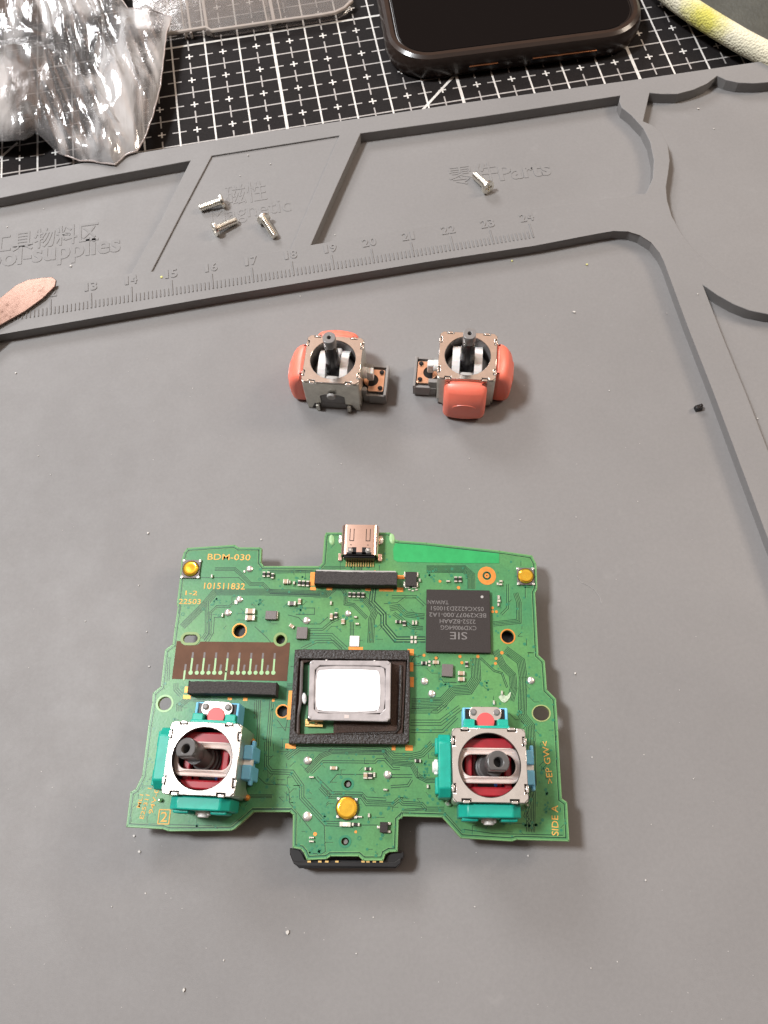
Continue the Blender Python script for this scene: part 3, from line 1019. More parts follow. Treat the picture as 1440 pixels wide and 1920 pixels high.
BUN = [
    ([(403, 1067), (440, 1067), (452, 1077), (470, 1095), (493, 1095), (508, 1110), (600, 1113)], 3, 3),
    ([(370, 1083), (448, 1083), (460, 1094)], 1, 3),
    ([(342, 1175), (385, 1132), (403, 1110), (495, 1110), (612, 1114), (628, 1101), (640, 1101)], 6, 2.6),
    ([(380, 1198), (388, 1187), (388, 1127)], 3, 3.5),
    ([(384, 1202), (394, 1189), (395, 1148), (407, 1137), (430, 1137), (443, 1127)], 2, 3.5),
    ([(391, 1203), (400, 1187), (402, 1158), (418, 1157)], 1, 3),
    ([(540, 1068), (600, 1070), (607, 1064), (648, 1064)], 2, 3),
    ([(503, 1071), (560, 1070), (588, 1070)], 4, 3),
    ([(641, 1103), (648, 1114), (648, 1132), (663, 1134), (688, 1159)], 3, 3),
    ([(666, 1103), (680, 1120), (695, 1136), (702, 1149), (697, 1161), (695, 1205)], 5, 3),
    ([(731, 1141), (747, 1138), (762, 1152), (796, 1156)], 4, 3.5),
    ([(738, 1150), (753, 1161), (771, 1176), (793, 1178)], 3, 3.5),
    ([(800, 1067), (870, 1067), (884, 1079), (884, 1104)], 7, 2.4),
    ([(580, 1192), (621, 1192), (648, 1217)], 3, 5),
    ([(565, 1217), (594, 1203), (625, 1203), (640, 1217)], 2, 5),
    ([(891, 1234), (893, 1272), (879, 1293), (850, 1295), (830, 1317), (772, 1319)], 7, 3),
    ([(929, 1220), (943, 1248), (961, 1266), (963, 1290), (957, 1313)], 6, 2.6),
    ([(947, 1218), (977, 1240), (981, 1270), (979, 1341), (995, 1361), (997, 1420), (995, 1560)], 6, 3),
    ([(901, 1234), (927, 1258), (941, 1262), (951, 1289)], 2, 3),
    ([(770, 1355), (826, 1355), (863, 1327)], 3, 5),
    ([(770, 1371), (830, 1371), (857, 1345)], 2, 5),
    ([(770, 1333), (820, 1333), (836, 1320)], 3, 4),
    ([(537, 1420), (561, 1402), (619, 1403), (624, 1399), (723, 1403), (737, 1418), (773, 1418), (791, 1414), (811, 1394)], 4, 3.6),
    ([(500, 1391), (500, 1436), (509, 1447), (548, 1448), (566, 1474), (566, 1496), (610, 1544), (639, 1545)], 3, 4),
    ([(476, 1449), (498, 1470), (537, 1472), (542, 1481), (543, 1505), (584, 1557)], 1, 3),
    ([(583, 1450), (606, 1428), (703, 1429), (708, 1424), (721, 1424), (737, 1441), (750, 1441)], 2, 4),
    ([(574, 1447), (601, 1418), (622, 1409), (720, 1411), (735, 1430), (772, 1433), (784, 1455), (800, 1463), (815, 1463)], 4, 2.6),
    ([(593, 1458), (622, 1487), (678, 1488), (687, 1497), (724, 1499)], 2, 5),
    ([(600, 1476), (616, 1493), (678, 1493), (688, 1507), (737, 1508), (748, 1499), (755, 1506), (791, 1508), (799, 1517), (833, 1517)], 3, 3.4),
    ([(670, 1547), (708, 1547)], 1, 3),
    ([(608, 1548), (610, 1597), (602, 1602), (584, 1600)], 1, 3),
    ([(619, 1467), (632, 1452), (683, 1452)], 1, 3),
    ([(734, 1455), (773, 1455)], 2, 5),
    ([(733, 1475), (765, 1473), (772, 1462)], 2, 4),
    ([(336, 1333), (336, 1323), (354, 1309), (395, 1311)], 4, 3.4),
    ([(317, 1232), (315, 1277)], 2, 4),
    ([(330, 1281), (330, 1293), (340, 1303)], 3, 4),
    ([(479, 1313), (479, 1347)], 2, 4), ([(487, 1313), (483, 1399)], 2, 4), ([(510, 1313), (503, 1399)], 3, 4),
    ([(952, 1095), (952, 1140), (940, 1152)], 2, 4), ([(967, 1112), (973, 1130), (973, 1165), (925, 1170)], 4, 3),
    ([(977, 1095), (985, 1102), (985, 1121)], 1, 3),
    ([(735, 1119), (780, 1119), (797, 1135)], 2, 5), ([(720, 1132), (745, 1130), (760, 1119)], 1, 3),
    ([(540, 1153), (560, 1158), (572, 1170), (600, 1170), (615, 1157)], 1, 3),
    ([(552, 1140), (590, 1140), (590, 1152), (555, 1152)], 1, 3),
    ([(580, 1180), (605, 1180), (622, 1166), (640, 1158)], 2, 4),
    ([(660, 1167), (660, 1180), (660, 1193)], 3, 3.4),
    ([(560, 1062.5), (500, 1062.5)], 1, 2), ([(345, 1058), (343, 1080), (335, 1150)], 1, 2),
    ([(770, 1246), (806, 1246), (822, 1232)], 2, 4), ([(826, 1270), (832, 1279), (856, 1280)], 1, 3),
    ([(792, 1228), (775, 1232), (768, 1248)], 1, 3),
    ([(750, 1534), (756, 1519), (800, 1517)], 2, 3), ([(448, 1494), (465, 1493), (510, 1493)], 3, 2.5),
    ([(512, 1210), (500, 1195), (478, 1175)], 1, 3), ([(545, 1250), (552, 1250)], 1, 3),
    ([(538, 1288), (552, 1288)], 5, 3), ([(541, 1340), (535, 1370), (520, 1350)], 1, 3),
    ([(1000, 1390), (1003, 1470), (985, 1530), (1000, 1550)], 2, 5), ([(870, 1555), (925, 1563), (1055, 1566)], 1, 3),
    ([(250, 1490), (246, 1543), (430, 1550), (470, 1518), (545, 1518)], 1, 3), ([(760, 1524), (835, 1524), (868, 1562)], 1, 3),
]
for pts, n, pt in BUN: bundle(pts, n, pt)
# the thick differential pair
bundle([(700, 1103), (697, 1129), (719, 1152), (719, 1172), (742, 1199), (797, 1199)], 3, 5.2, .026, lit=False)
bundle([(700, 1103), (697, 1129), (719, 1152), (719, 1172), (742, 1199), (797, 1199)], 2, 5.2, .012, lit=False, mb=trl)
bundle([(661, 1050), (668, 1062), (668, 1072)], 2, 7, .02, lit=False)
bundle([(684, 1050), (677, 1062), (676, 1072)], 2, 4, .02, lit=False)


def inset(pts, d):
    P = [Vector(bp2(*p_)) for p_ in pts]
    out = []
    for i in range(len(P)):
        d0 = (P[i] - P[i - 1]).normalized(); d1 = (P[(i + 1) % len(P)] - P[i]).normalized()
        n0, n1 = Vector((d0.y, -d0.x)), Vector((d1.y, -d1.x))
        m_ = n0 + n1
        m_ = m_ / max(.9, m_.length_squared) * 2
        out.append(P[i] + m_ * d)
    return out


# bare strip along the board edge and the dark line inside it
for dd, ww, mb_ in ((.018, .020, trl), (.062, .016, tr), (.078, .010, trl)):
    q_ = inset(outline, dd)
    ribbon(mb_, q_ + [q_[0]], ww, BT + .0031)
rnd = random.Random(7)


def inside(x, y, poly):
    c = False
    j = len(poly) - 1
    for i in range(len(poly)):
        a, b = poly[i], poly[j]
        if (a[1] > y) != (b[1] > y) and x < (b[0] - a[0]) * (y - a[1]) / (b[1] - a[1]) + a[0]: c = not c
        j = i
    return c


AVOID = [(322, 1196, 546, 1280), (735, 1010, 940, 1060), (540, 1212, 772, 1400), (795, 1100, 922, 1225), (340, 1030, 480, 1110)]


HOLES_PX = [(357, 1197, 16), (449, 1182, 15), (526, 1199, 15), (309, 1319, 16), (530, 1334, 14), (952, 1193, 16), (1015, 1337, 20), (652, 1470, 14), (647, 1578, 14)]


def free(x, y, pad=4):
    if any(math.hypot(x - a, y - b) < c + 2 for a, b, c in HOLES_PX): return False
    if any(a - pad < x < c + pad and b - pad < y < d + pad for a, b, c, d in AVOID): return False
    return all(inside(x + dx, y + dy, outline) for dx in (-pad, pad) for dy in (-pad, pad))


viab = MB()
cnt = 0
while cnt < 700:
    x, y = rnd.uniform(235, 1068), rnd.uniform(1000, 1612)
    if not free(x, y, 5): continue
    cnt += 1
    c = bp2(x, y)
    if rnd.random() < .45:
        me_r = rnd.uniform(.024, .040)
        viab.mesh(plate([circ(c[0], c[1], me_r, 10)], [circ(c[0], c[1], me_r * .62, 10)], BT + .004, BT + .005)) if cnt < 90 else \
            viab.cyl((c[0], c[1], BT + .001), me_r * .8, .003, 10)
    else:
        viab.cyl((c[0], c[1], BT + .001), rnd.uniform(.010, .018), .003, 7)
    if rnd.random() < .38:
        L = rnd.uniform(6, 18)
        a = rnd.choice([0, 45, 90, 135, 180, 225, 270, 315])
        x2, y2 = x + L * math.cos(R(a)), y + L * math.sin(R(a))
        if free(x2, y2, 3): bundle([(x, y), (x2, y2), (x2 + rnd.uniform(3, 14), y2)][:rnd.choice((2, 3))], 1, 3, .009)
# dense little clusters of vias
for cx, cy, w_, h_, k in ((405, 1128, 20, 12, 8), (488, 1130, 16, 14, 8), (560, 1145, 22, 10, 9), (650, 1160, 20, 12, 7), (806, 1080, 20, 22, 12),
                          (836, 1285, 26, 6, 10), (910, 1287, 14, 22, 10), (818, 1180, 6, 40, 8), (1025, 1505, 14, 40, 12), (995, 1545, 40, 8, 14),
                          (590, 1595, 24, 10, 10), (700, 1075, 30, 5, 6), (570, 1085, 30, 9, 10), (610, 1545, 16, 50, 8), (800, 1440, 10, 36, 12),
                          (440, 1515, 40, 12, 10), (515, 1330, 12, 60, 12), (655, 1062, 12, 8, 4), (694, 1062, 12, 8, 4)):
    for _ in range(k):
        x, y = cx + rnd.uniform(-w_ / 2, w_ / 2), cy + rnd.uniform(-h_ / 2, h_ / 2)
        if not free(x, y, 2): continue
        c = bp2(x, y); viab.cyl((c[0], c[1], BT + .0015), rnd.uniform(.016, .028), .003, 9)
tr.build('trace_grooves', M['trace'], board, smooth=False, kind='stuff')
trl.build('copper_strips_and_highlights', M['tracel'], board, smooth=False, kind='stuff')
viab.build('tented_vias', M['via'], board, smooth=False, kind='stuff')


# ---- bare copper pads
def cpad(x, y, w, h, name='copper_pad', m='copper', hh=.004):
    a, b = dims(x, y, w, h)
    p_ = bpt(x, y)
    return MB().box((0, 0, 0), (a, b, hh)).build(name, M[m], board, (p_.x, p_.y, BT + .004), (0, 0, YB), smooth=False)


for q in ((586, 1085.5, 9, 25), (587, 1103.6, 11, 6), (617.6, 1103.6, 11, 6), (690, 1105, 10, 6), (724, 1106, 27, 6), (751, 1082, 16, 7),
          (750, 1106, 12, 8), (667, 1217, 27, 8), (770, 1223, 12, 12), (771, 1250.6, 8, 17), (772, 1279, 8, 19), (545, 1322, 11, 54),
          (545, 1399, 20, 9), (738, 1402.5, 7, 9), (767, 1402.5, 14, 10), (349.5, 1293, 6, 11), (350.5, 1307, 14, 7), (431, 1310, 8, 5),
          (460, 1311, 8, 6), (512.6, 1313, 5, 5)):
    cpad(*q)
for x, y, r in ((825, 1090, 3), (859.7, 1102, 3.5), (923.4, 1140, 3), (923.4, 1147, 3), (930.6, 1147, 3), (941, 1224, 3.5), (795, 1228.7, 3),
                (817.5, 1233.8, 3), (862.5, 1231, 3.3), (896, 1231, 3.3), (930, 1234.7, 3), (866, 1242.7, 3), (929, 1244, 3),
                (590.8, 1563.8, 3.5), (667, 1559.7, 2.5), (703, 1071.5, 2.6)):
    c = bp2(x, y)
    MB().cyl((0, 0, 0), r / 104, .005, 14).build('test_point', M['copper'], board, (c[0], c[1], BT + .002))
# ringed fiducial and plated hole rims
rg = MB().mesh(plate([pcirc(912.8, 1079.6, 17, 36)], [pcirc(912.8, 1079.6, 8.2, 28)], BT + .001, BT + .006))
rg.mesh(plate([pcirc(912.8, 1079.6, 4.6, 20)], [pcirc(912.8, 1079.6, 1.4, 10)], BT + .001, BT + .006))
rg.build('fiducial_ring', M['copper'], board, smooth=False)
c = bp2(912.8, 1079.6)
MB().cyl((c[0], c[1], BT + .001), .078, .003, 24).build('fiducial_gap', M['trace'], board)
for h_, (x, y, r, ry) in ((1, (449, 1182.5, 14, None)), (4, (529.8, 1333.6, 13, None)), (5, (952, 1193.4, 14.2, None)), (6, (1014.7, 1337.3, 18, 16))):
    me = plate([pcirc(x, y, r, 32, ry)], [pcirc(x, y, r - 2.3, 32, (ry - 2.0) if ry else None)], BT + .001, BT + .007)
    finish(me, M['copper'] if h_ != 6 else M['pcb_edge'])
    link('hole_rim', me, board)
for h_, (x, y, r) in ((3, (309, 1319, 16.5)), (7, (652, 1470, 12)), (8, (647, 1577.7, 12))):
    me = plate([pcirc(x, y, r, 32)], [pcirc(x, y, r - (3.6 if h_ == 3 else 4.6), 32)], BT + .001, BT + .005)
    finish(me, M['palegreen'] if h_ == 3 else M['via'])
    link('hole_rim', me, board)
for x, y in ((652, 1470), (647, 1577.7)):
    c = bp2(x, y)
    MB().cyl((0, 0, 0), .048, .45, 14).build('locating_peg', M['greyplas'], board, (c[0], c[1], .08), bevel=.01)


# ---- printed legends
def legend(txt, x, y, w, h, rot=0, m='legend', z=BT + .004, name='legend_print', parent=board, bold=.003, base=None, ex=.0015):
    s = dims(x, y, 100, 100, z)
    sc_ = (s[0] + s[1]) / 200
    me = text_mesh(txt, w * sc_, h * sc_, ex, bold)
    finish(me, M[m])
    p_ = bpt(x, y, z)
    o = link(name, me, parent, (p_.x, p_.y, z) if base is None else (0, 0, 0), (0, 0, YB + R(rot)))
    if base is not None:
        # express in the parent's own frame
        q = Matrix.Rotation(-base[1], 4, 'Z') @ (Vector((p_.x, p_.y, z)) - Vector(base[0]))
        o.location = q; o.rotation_euler = (0, 0, YB + R(rot) - base[1])
    return o


legend('BDM-030', 429.5, 1044.5, 78, 11.5)
legend('101511832', 421, 1099, 75, 12)
legend('1-2', 359, 1111.7, 22, 8.5)
legend('22503', 356, 1127.8, 40, 9.5)
legend('ML1', 262.5, 1502, 24, 7, 82)
legend('E25311 1', 273, 1506, 56, 8, 82)
legend('94V-0', 288.5, 1502, 46, 8.5, 82)
legend('2', 307.5, 1531.5, 13, 18, 2)
bx = MB().mesh(plate([rrect(0, 0, .22, .26, .02)], [rrect(0, 0, .185, .225, .01)], 0, .003))
c = bp2(307.8, 1531.5)
bx.build('legend_frame', M['legend'], board, (c[0], c[1], BT + .004), (0, 0, YB), smooth=False)
legend('SIDE A', 1040.5, 1538, 55, 13, 88)
legend('>EP GW<', 1026.5, 1429, 78, 12, 95)


# ---- soldered parts
def comp(name, x, y, w, h, H, m, bevel=.01, z0=BT, rot=0, top=1.0, bm=None, build=None):
    a, b = dims(x, y, w, h, z0 + H)
    p_ = bpt(x, y, z0 + H)
    mb = MB()
    if build: build(mb, a, b)
    else: mb.box((0, 0, H / 2), (a, b, H), top=top)
    o = mb.build(name, M[m] if isinstance(m, str) else [M[k] for k in m], board, (p_.x, p_.y, z0), (0, 0, YB + rot), bevel=bevel)
    o['_a'] = a
    del o['_a']
    return o


# the two foam strips, slightly wavy
def foam(mb, a, b, H=.26, seed=0, kink=0.0):
    n = 24
    rr = random.Random(seed)
    vs, fs = [], []
    for i in range(n + 1):
        x = -a / 2 + a * i / n
        j = rr.uniform(-.005, .005)
        k = kink * math.sin(math.pi * i / n)
        vs += [(x, -b / 2 + j + k, 0), (x, b / 2 + j + k, 0), (x, b / 2 + j + k, H + rr.uniform(-.004, .004)), (x, -b / 2 + j + k, H + rr.uniform(-.004, .004))]
    for i in range(n):
        o = i * 4
        for k in range(4): fs.append((o + k, o + 4 + k, o + 4 + (k + 1) % 4, o + (k + 1) % 4))
    fs += [(3, 2, 1, 0), (n * 4, n * 4 + 1, n * 4 + 2, n * 4 + 3)]
    mb.add(vs, fs)


comp('foam_strip', 667, 1083, 154, 24, .26, 'foam', .012, build=lambda mb, a, b: foam(mb, a, b, .26, 1, -.012))
comp('foam_strip', 435, 1290, 165, 23, .30, 'foam', .012, build=lambda mb, a, b: foam(mb, a, b, .30, 2, .01), rot=R(.3))
MB().box((0, 0, 0), (1.62, .30, .08)).build('flat_cable_socket', M['greylight'], board,
                                          (bpt(667, 1085).x, bpt(667, 1085).y - .0, BT + .04), (0, 0, YB))

ch = comp('processor_chip', 859, 1163.5, 120.5, 117, .10, 'chip', .008)
cz = .10 + BT + .001
base = ((ch.location.x, ch.location.y, BT), YB)
for t_, x, y, w, h in (('SIE', 859.7, 1192, 32, 14), ('CXD90064GG', 859.7, 1177.2, 66, 8), ('2252-BZAAH', 858, 1165.2, 66, 8),
                       ('BEX29077.000-1A2', 858, 1153.2, 105, 8), ('05XC6222D310051', 857.5, 1141.2, 97, 8), ('TAIWAN', 821.5, 1129, 38, 7.5)):
    legend(t_, x, y, w, h, 180, 'chipprint', cz, 'marking_print', ch, bold=0, base=base)
pd = bpt(903.8, 1119, cz)
q = Matrix.Rotation(-YB, 4, 'Z') @ (pd - Vector(base[0]))
MB().cyl((0, 0, 0), .028, .002, 14).build('pin_one_dot', M['greylight'], ch, (q.x, q.y, .1))


def crystal(mb, a, b):
    mb.box((0, 0, .05), (a * .80, b * .86, .09), mi=0)
    for sx_ in (-1, 1):
        for sy_ in (-1, 1): mb.box((sx_ * a * .42, sy_ * b * .30, .03), (a * .16, b * .30, .06), mi=1)
        mb.box((sx_ * a * .25, -b * .46, .02), (a * .3, b * .07, .04), mi=1)


comp('crystal_oscillator', 770.6, 1085.5, 27, 31, .09, ('chip', 'term'), .006, build=crystal)
comp('small_chip', 508, 1153, 21, 16, .09, 'chipgrey', .006)
comp('chip_lead', 519.3, 1153, 3, 14, .06, 'term', .004)
comp('small_chip', 566, 1186.5, 20, 22, .09, 'chipgrey', .006)
comp('small_chip', 839, 1256.5, 21, 23, .09, 'chipgrey', .006, rot=R(-2))


def sot(mb, a, b):
    mb.box((0, 0, .055), (a * .62, b * .94, .09), mi=0)
    mb.box((-a * .42, 0, .025), (a * .26, b * .24, .04), mi=1)
    for s in (-1, 1): mb.box((a * .40, s * b * .36, .025), (a * .26, b * .24, .04), mi=1)


comp('transistor', 719.6, 1551.2, 24, 21, .09, ('chip', 'term'), .006, build=sot)

_cm = {}


def passive(x, y, w, h, kind, name=None):
    """two-ended chip part: long side tells its direction"""
    key = (w, h, kind)
    a, b = dims(x, y, w, h)
    if key not in _cm:
        mb = MB()
        H = .055 if min(w, h) < 8 else .075
        if kind == 'p':
            mb.box((0, 0, .01), (a, b, .02), mi=1)
        elif w >= h:
            mb.box((0, 0, H / 2), (a * .50, b * .92, H * .94), mi=0)
            for s in (-1, 1): mb.box((s * a * .37, 0, H / 2), (a * .26, b, H), mi=1)
        else:
            mb.box((0, 0, H / 2), (a * .92, b * .50, H * .94), mi=0)
            for s in (-1, 1): mb.box((0, s * b * .37, H / 2), (a, b * .26, H), mi=1)
        _cm[key] = mb.data('chip_part', [M[{'k': 'dark', 't': 'ceramic', 'g': 'chipgrey', 'w': 'term', 'l': 'led', 'p': 'dark'}[kind]], M['term']])
    nm = name or {'k': 'chip_resistor', 't': 'chip_capacitor', 'g': 'ferrite_bead', 'w': 'chip_capacitor', 'l': 'led', 'p': 'solder_pad'}[kind]
    p_ = bpt(x, y)
    return link(nm, _cm[key], board, (p_.x, p_.y, BT + .002), (0, 0, YB), bevel=.006, seg=1)


PASS = [(495.5, 1078, 5.5, 10, 'k'), (503.8, 1078, 5.5, 10, 'k'), (511.7, 1081, 5.5, 10, 'k'), (536.7, 1092, 10, 9, 't'), (544, 1092.5, 3, 6, 'w'),
        (551.7, 1094, 4, 6, 'w'), (561.7, 1094.5, 6, 11, 'k'), (569.4, 1095, 6, 11, 'k'), (577.4, 1095.5, 6, 11, 'k'),
        (548, 1133, 15, 8, 'g'), (562, 1129, 6, 11, 't'), (470.5, 1147.5, 18, 10, 't'), (470, 1159.8, 18, 10, 't'),
        (621, 1131.6, 4, 7, 'w'), (621.6, 1157, 6, 12, 't'), (630, 1154.5, 6, 11, 'k'), (643.4, 1166.4, 7, 10, 't'), (667, 1158, 6, 4, 'w'),
        (670, 1170.7, 7, 4, 'w'), (656, 1116, 6, 9.5, 'k'), (664, 1116.5, 6, 9.5, 'k'), (672.7, 1116.5, 6, 9.5, 'k'), (680.8, 1117, 6, 9.5, 'k'),
        (746.7, 1166.8, 11, 6, 'k'), (758, 1170, 6, 10, 'k'), (774.3, 1168.6, 4, 8, 'w'), (780.4, 1168.6, 4, 8, 'w'),
        (772, 1195.6, 5, 6, 'p'), (779, 1195.6, 5, 6, 'p'), (772, 1203.7, 5, 6, 'p'), (779, 1203.7, 5, 6, 'p'),
        (767.5, 1106, 5, 3, 'p'), (774, 1108, 5, 3, 'p'), (781, 1106, 5, 3, 'p'), (787, 1089, 4, 6, 'w'),
        (854.4, 1087.5, 6, 10.5, 'k'), (862.5, 1087.5, 6, 10.5, 'k'), (840, 1091, 7, 3.5, 'w'), (939, 1091, 6, 4, 'w'), (933, 1095, 4, 5, 'p'),
        (938.4, 1097, 6, 4, 'w'), (934.7, 1121, 5, 7, 'w'), (935, 1128, 6, 5, 'w'), (934, 1135, 4, 6, 'w'),
        (795, 1244, 11, 6, 'k'), (805, 1241, 5, 5, 'p'), (805, 1248, 5, 4, 'p'), (817, 1242.7, 12, 7, 't'), (874.7, 1246.3, 6, 10, 'k'),
        (864.6, 1263.4, 13, 8, 't'), (864.6, 1274.5, 13, 8, 't'), (940.8, 1299.7, 4, 7, 'w'), (925.7, 1318, 4, 7, 'w'),
        (626, 1440.5, 14, 7, 't'), (584.5, 1457.6, 9, 3.5, 'w'), (690, 1442, 13, 6, 'k'), (685.6, 1455, 8, 12, 't'), (694.6, 1455, 8, 12, 'k'),
        (702, 1453, 4, 8, 'w'), (584.5, 1570.5, 9, 3.5, 'w'), (584.5, 1577.7, 9, 3.5, 'w'), (647.7, 1545.8, 21, 9, 'l'), (667.5, 1546, 15, 6.5, 'k'),
        (674.7, 1531.7, 9, 3.5, 'w'), (692, 1529, 4, 6, 'w'), (722.8, 1481, 8, 4, 'w'), (783.3, 1427, 12, 6.5, 'k'), (802, 1474.8, 4.5, 7.5, 'w'),
        (398, 1081.5, 3.5, 6, 'w'), (418, 1154.5, 3, 7, 'w'), (443, 1129, 6, 8, 'p'), (458.5, 1072, 4, 5, 'p'), (445.3, 1418, 3, 6, 'p')]
for q in PASS: passive(*q)
o = passive(547.5, 1175, 10, 6.5, 't'); o.rotation_euler.z = YB + R(-32)

for x, y, r in ((468, 1067, 7.5), (449, 1124, 7.5), (427.5, 1149, 8), (652.8, 1150.5, 7.2), (574.8, 1163.5, 8), (796, 1277.5, 7.6), (809.7, 1301, 7.6),
                (995.5, 1276, 7.6), (727, 1452.6, 8), (576.7, 1426, 8.2), (576.3, 1530.8, 9.2)):
    c = bp2(x, y)
    rr = r / 104
    MB().lathe([(rr, 0), (rr * .94, .018), (rr * .7, .034), (rr * .3, .042), (.004, .043)], 18).build('solder_bump', M['solder'], board, (c[0], c[1], BT + .001))
comp('solder_land', 664.6, 1202, 18, 20, .03, 'white', .008)
for x, y, r, mm in ((473.4, 1389, 5, 'copper'), (462.6, 1495.6, 6, 'copper'), (841, 1505.5, 6.5, 'solder'), (841, 1497, 4.5, 'steeldull'),
                    (988, 1510, 4, 'steeldull'), (300, 1500, 4, 'solder')):
    c = bp2(x, y, BT + .05)
    rr = r / 104
    MB().lathe([(rr, 0), (rr * 1.02, .04), (rr * .75, .09), (.01, .12)], 14).build('solder_joint', M[mm], board, (c[0], c[1], BT))
# dried flux smear
fx = smoothpoly([(934, 1306), (942, 1302), (950, 1306), (955, 1299), (958, 1297), (957, 1306), (950, 1316), (944, 1318), (938, 1313)], 1)
flat('flux_residue', [fx], mat('dried_flux', (.42, .50, .36), .7, vary=.4, vscale=40), z=BT + .008, h=.006)


# ---- gold tactile domes
def dome(x, y, w, r, sq=True):
    a, b = dims(x, y, w, w)
    p_ = bpt(x, y, BT + .06)
    mb = MB()
    mb.box((0, 0, .022), (a * .94, b * .94, .044), mi=0)
    for sx_ in (-1, 1):
        for sy_ in (-1, 1): mb.box((sx_ * a * .42, sy_ * b * .42, .024), (a * .14, b * .13, .048), mi=1)
    o = mb.build('tactile_switch', [M['chipgrey'], M['solder']], board, (p_.x, p_.y, BT + .001), (0, 0, YB), bevel=.008)
    rr = r / 98
    MB().lathe([(rr, .0), (rr, .02), (rr * .92, .045), (rr * .75, .06), (rr * .68, .058), (rr * .4, .062), (.004, .064)], 32).build('dome', M['gold'], o, (0, 0, .04))
    MB().cyl((0, 0, .04), rr * 1.06, .012, 28).build('dome_seat', M['membrane'], o)


dome(357.5, 1066, 36, 16); dome(985.7, 1079.8, 34, 15.3); dome(650.4, 1515, 40, 19)


# ---- usb connector
def usb():
    z = BT
    L_, Wd, Hh = .64, .76, .30
    p_ = bpt(674.5, 1012, z + Hh)
    root = empty('usb_connector', (p_.x, p_.y, z - .05), YB)
    root.parent = board
    r_ = .12
    out = rrect(0, 0, Wd, Hh + .04, r_, 6)
    inn = rrect(0, 0, Wd - .05, Hh - .01, r_ - .025, 6)
    pl = plate([out], [inn], -L_ / 2, L_ / 2, 0)
    m_ = Matrix.Rotation(math.pi / 2, 4, 'X')
    mb = MB().mesh(pl, 0, Matrix.Translation((0, 0, Hh / 2 + .05)) @ m_)
    for s in (-1, 1):
        mb.box((s * (Wd / 2 + .03), -.28, .06), (.08, .16, .05)); mb.box((s * (Wd / 2 + .03), .10, .06), (.08, .18, .05))
    mb.build('shell', M['zinc2'], root, bevel=.008)
    top = Hh + .07
    ds = MB()
    for s in (-1, 1):
        ds.box((s * .165 - .035, .10, top), (.014, .26, .006)); ds.box((s * .165 + .045, .10, top), (.014, .26, .006))
        ds.box((s * .165 + .005, -.03, top), (.09, .016, .006))
        ds.box((s * .10, -.245, top), (.085, .15, .006)); ds.box((s * .18, -.19, top), (.09, .02, .006))
        ds.box((s * .17, -.12, top + .0003), (.035, .014, .006))
    ds.box((0, -.30, top), (.50, .05, .006))
    ds.build('shell_slots', M['blackplas'], root, smooth=False)
    MB().box((0, -.10, Hh / 2 + .05), (Wd - .12, L_ - .1, Hh - .08)).build('insulator', M['blackplas'], root, bevel=.02)
    for k in range(12):
        MB().box((-.275 + k * .05, -.40, .07), (.022, .16, .025)).build('pin', M['goldpin'], root)
    for s in (-1, 1):
        MB().lathe([(.06, 0), (.055, .05), (.02, .08)], 12, 0, Matrix.Translation((s * .18, -.245, top - .03))).build('weld_spot', M['solder'], root)
        MB().lathe([(.055, 0), (.05, .05), (.01, .08)], 12, 0, Matrix.Diagonal((1, 1.9, 1, 1))).build('anchor_solder', M['solder'], root, (s * (Wd / 2 + .035), .1, .055))


M['zinc2'] = mat('pink_nickel_shell', (.93, .66, .55), .24, metal=1, vary=.05, vscale=6)
usb()
for x, y in ((622, 1012), (735, 1010)):
    c = bp2(x, y)
    MB().lathe([(.06, 0), (.05, .012), (.01, .018)], 14, 0, Matrix.Diagonal((1, 1.9, 1, 1))).build('flux_blob', M['palegreen'], board, (c[0], c[1], BT + .001))


# ---- speaker with its gasket
def bq(pts, z): return [bp2(x, y, z) for x, y in pts]


gz = BT + .22
og = finish(plate([bq([(552.5, 1218), (560, 1217), (768, 1218.5), (769, 1300), (767, 1390), (762, 1396), (541, 1394.5), (546, 1320)], gz)],
                  [bq([(561, 1235), (763, 1238), (757, 1375), (560, 1377), (553, 1370), (556, 1310)], gz)], BT + .004, gz, .02), M['gasket'])
link('foam_gasket', og, board)
ig = finish(plate([bq([(561.5, 1236), (762, 1238), (755, 1385), (551, 1385), (555, 1310)], BT + .14)],
                  [bq([(569, 1243), (582, 1240), (600, 1243), (726, 1246), (728, 1352), (625, 1353), (625, 1374), (562, 1376), (563, 1322), (571, 1316), (567, 1300), (568, 1262)], BT + .14)],
                  BT + .004, BT + .14, .015), M['membrane'])
link('speaker_surround', ig, board)
rd = MB().tube([bpt(x, y, BT + .14, .01) for x, y in ((752, 1248), (751, 1300), (748, 1365), (742, 1374), (630, 1378))], .035, 8)
rd.build('surround_ridge', M['gasket'], board)
gl = MB().tube([bpt(x, y, BT + .13, .0) for x, y in ((566, 1240), (565, 1290), (563, 1320), (558, 1345), (557, 1376), (562, 1383), (624, 1384))], .035, 8)
gl.build('surround_ridge', M['greypad'], board)
z1 = BT + .42
sp = finish(plate([smoothpoly(bq([(582.5, 1237), (734, 1238.5), (731.5, 1353.5), (575, 1350)], z1), 0)], [], BT + .13, z1 - .06, .02), M['blackplas'])
so = link('speaker', sp, board)
body = [(587, 1237.6), (727, 1238.6), (733, 1243), (731.8, 1347), (726, 1353), (583, 1349.8), (577.5, 1345), (580.5, 1243)]
win = [(600, 1247.5), (712, 1248.5), (723, 1254), (722, 1328), (712, 1339), (597, 1337), (588.5, 1329), (590.5, 1256)]
fr = finish(plate([bq(body, z1)], [bq(win, z1)], z1 - .08, z1, .018), M['lens'])
link('speaker_frame', fr, so)
dsh = [(601, 1253.5), (704, 1254.5), (713, 1261), (713.5, 1326), (704, 1335), (600, 1334), (591, 1326), (593, 1261)]
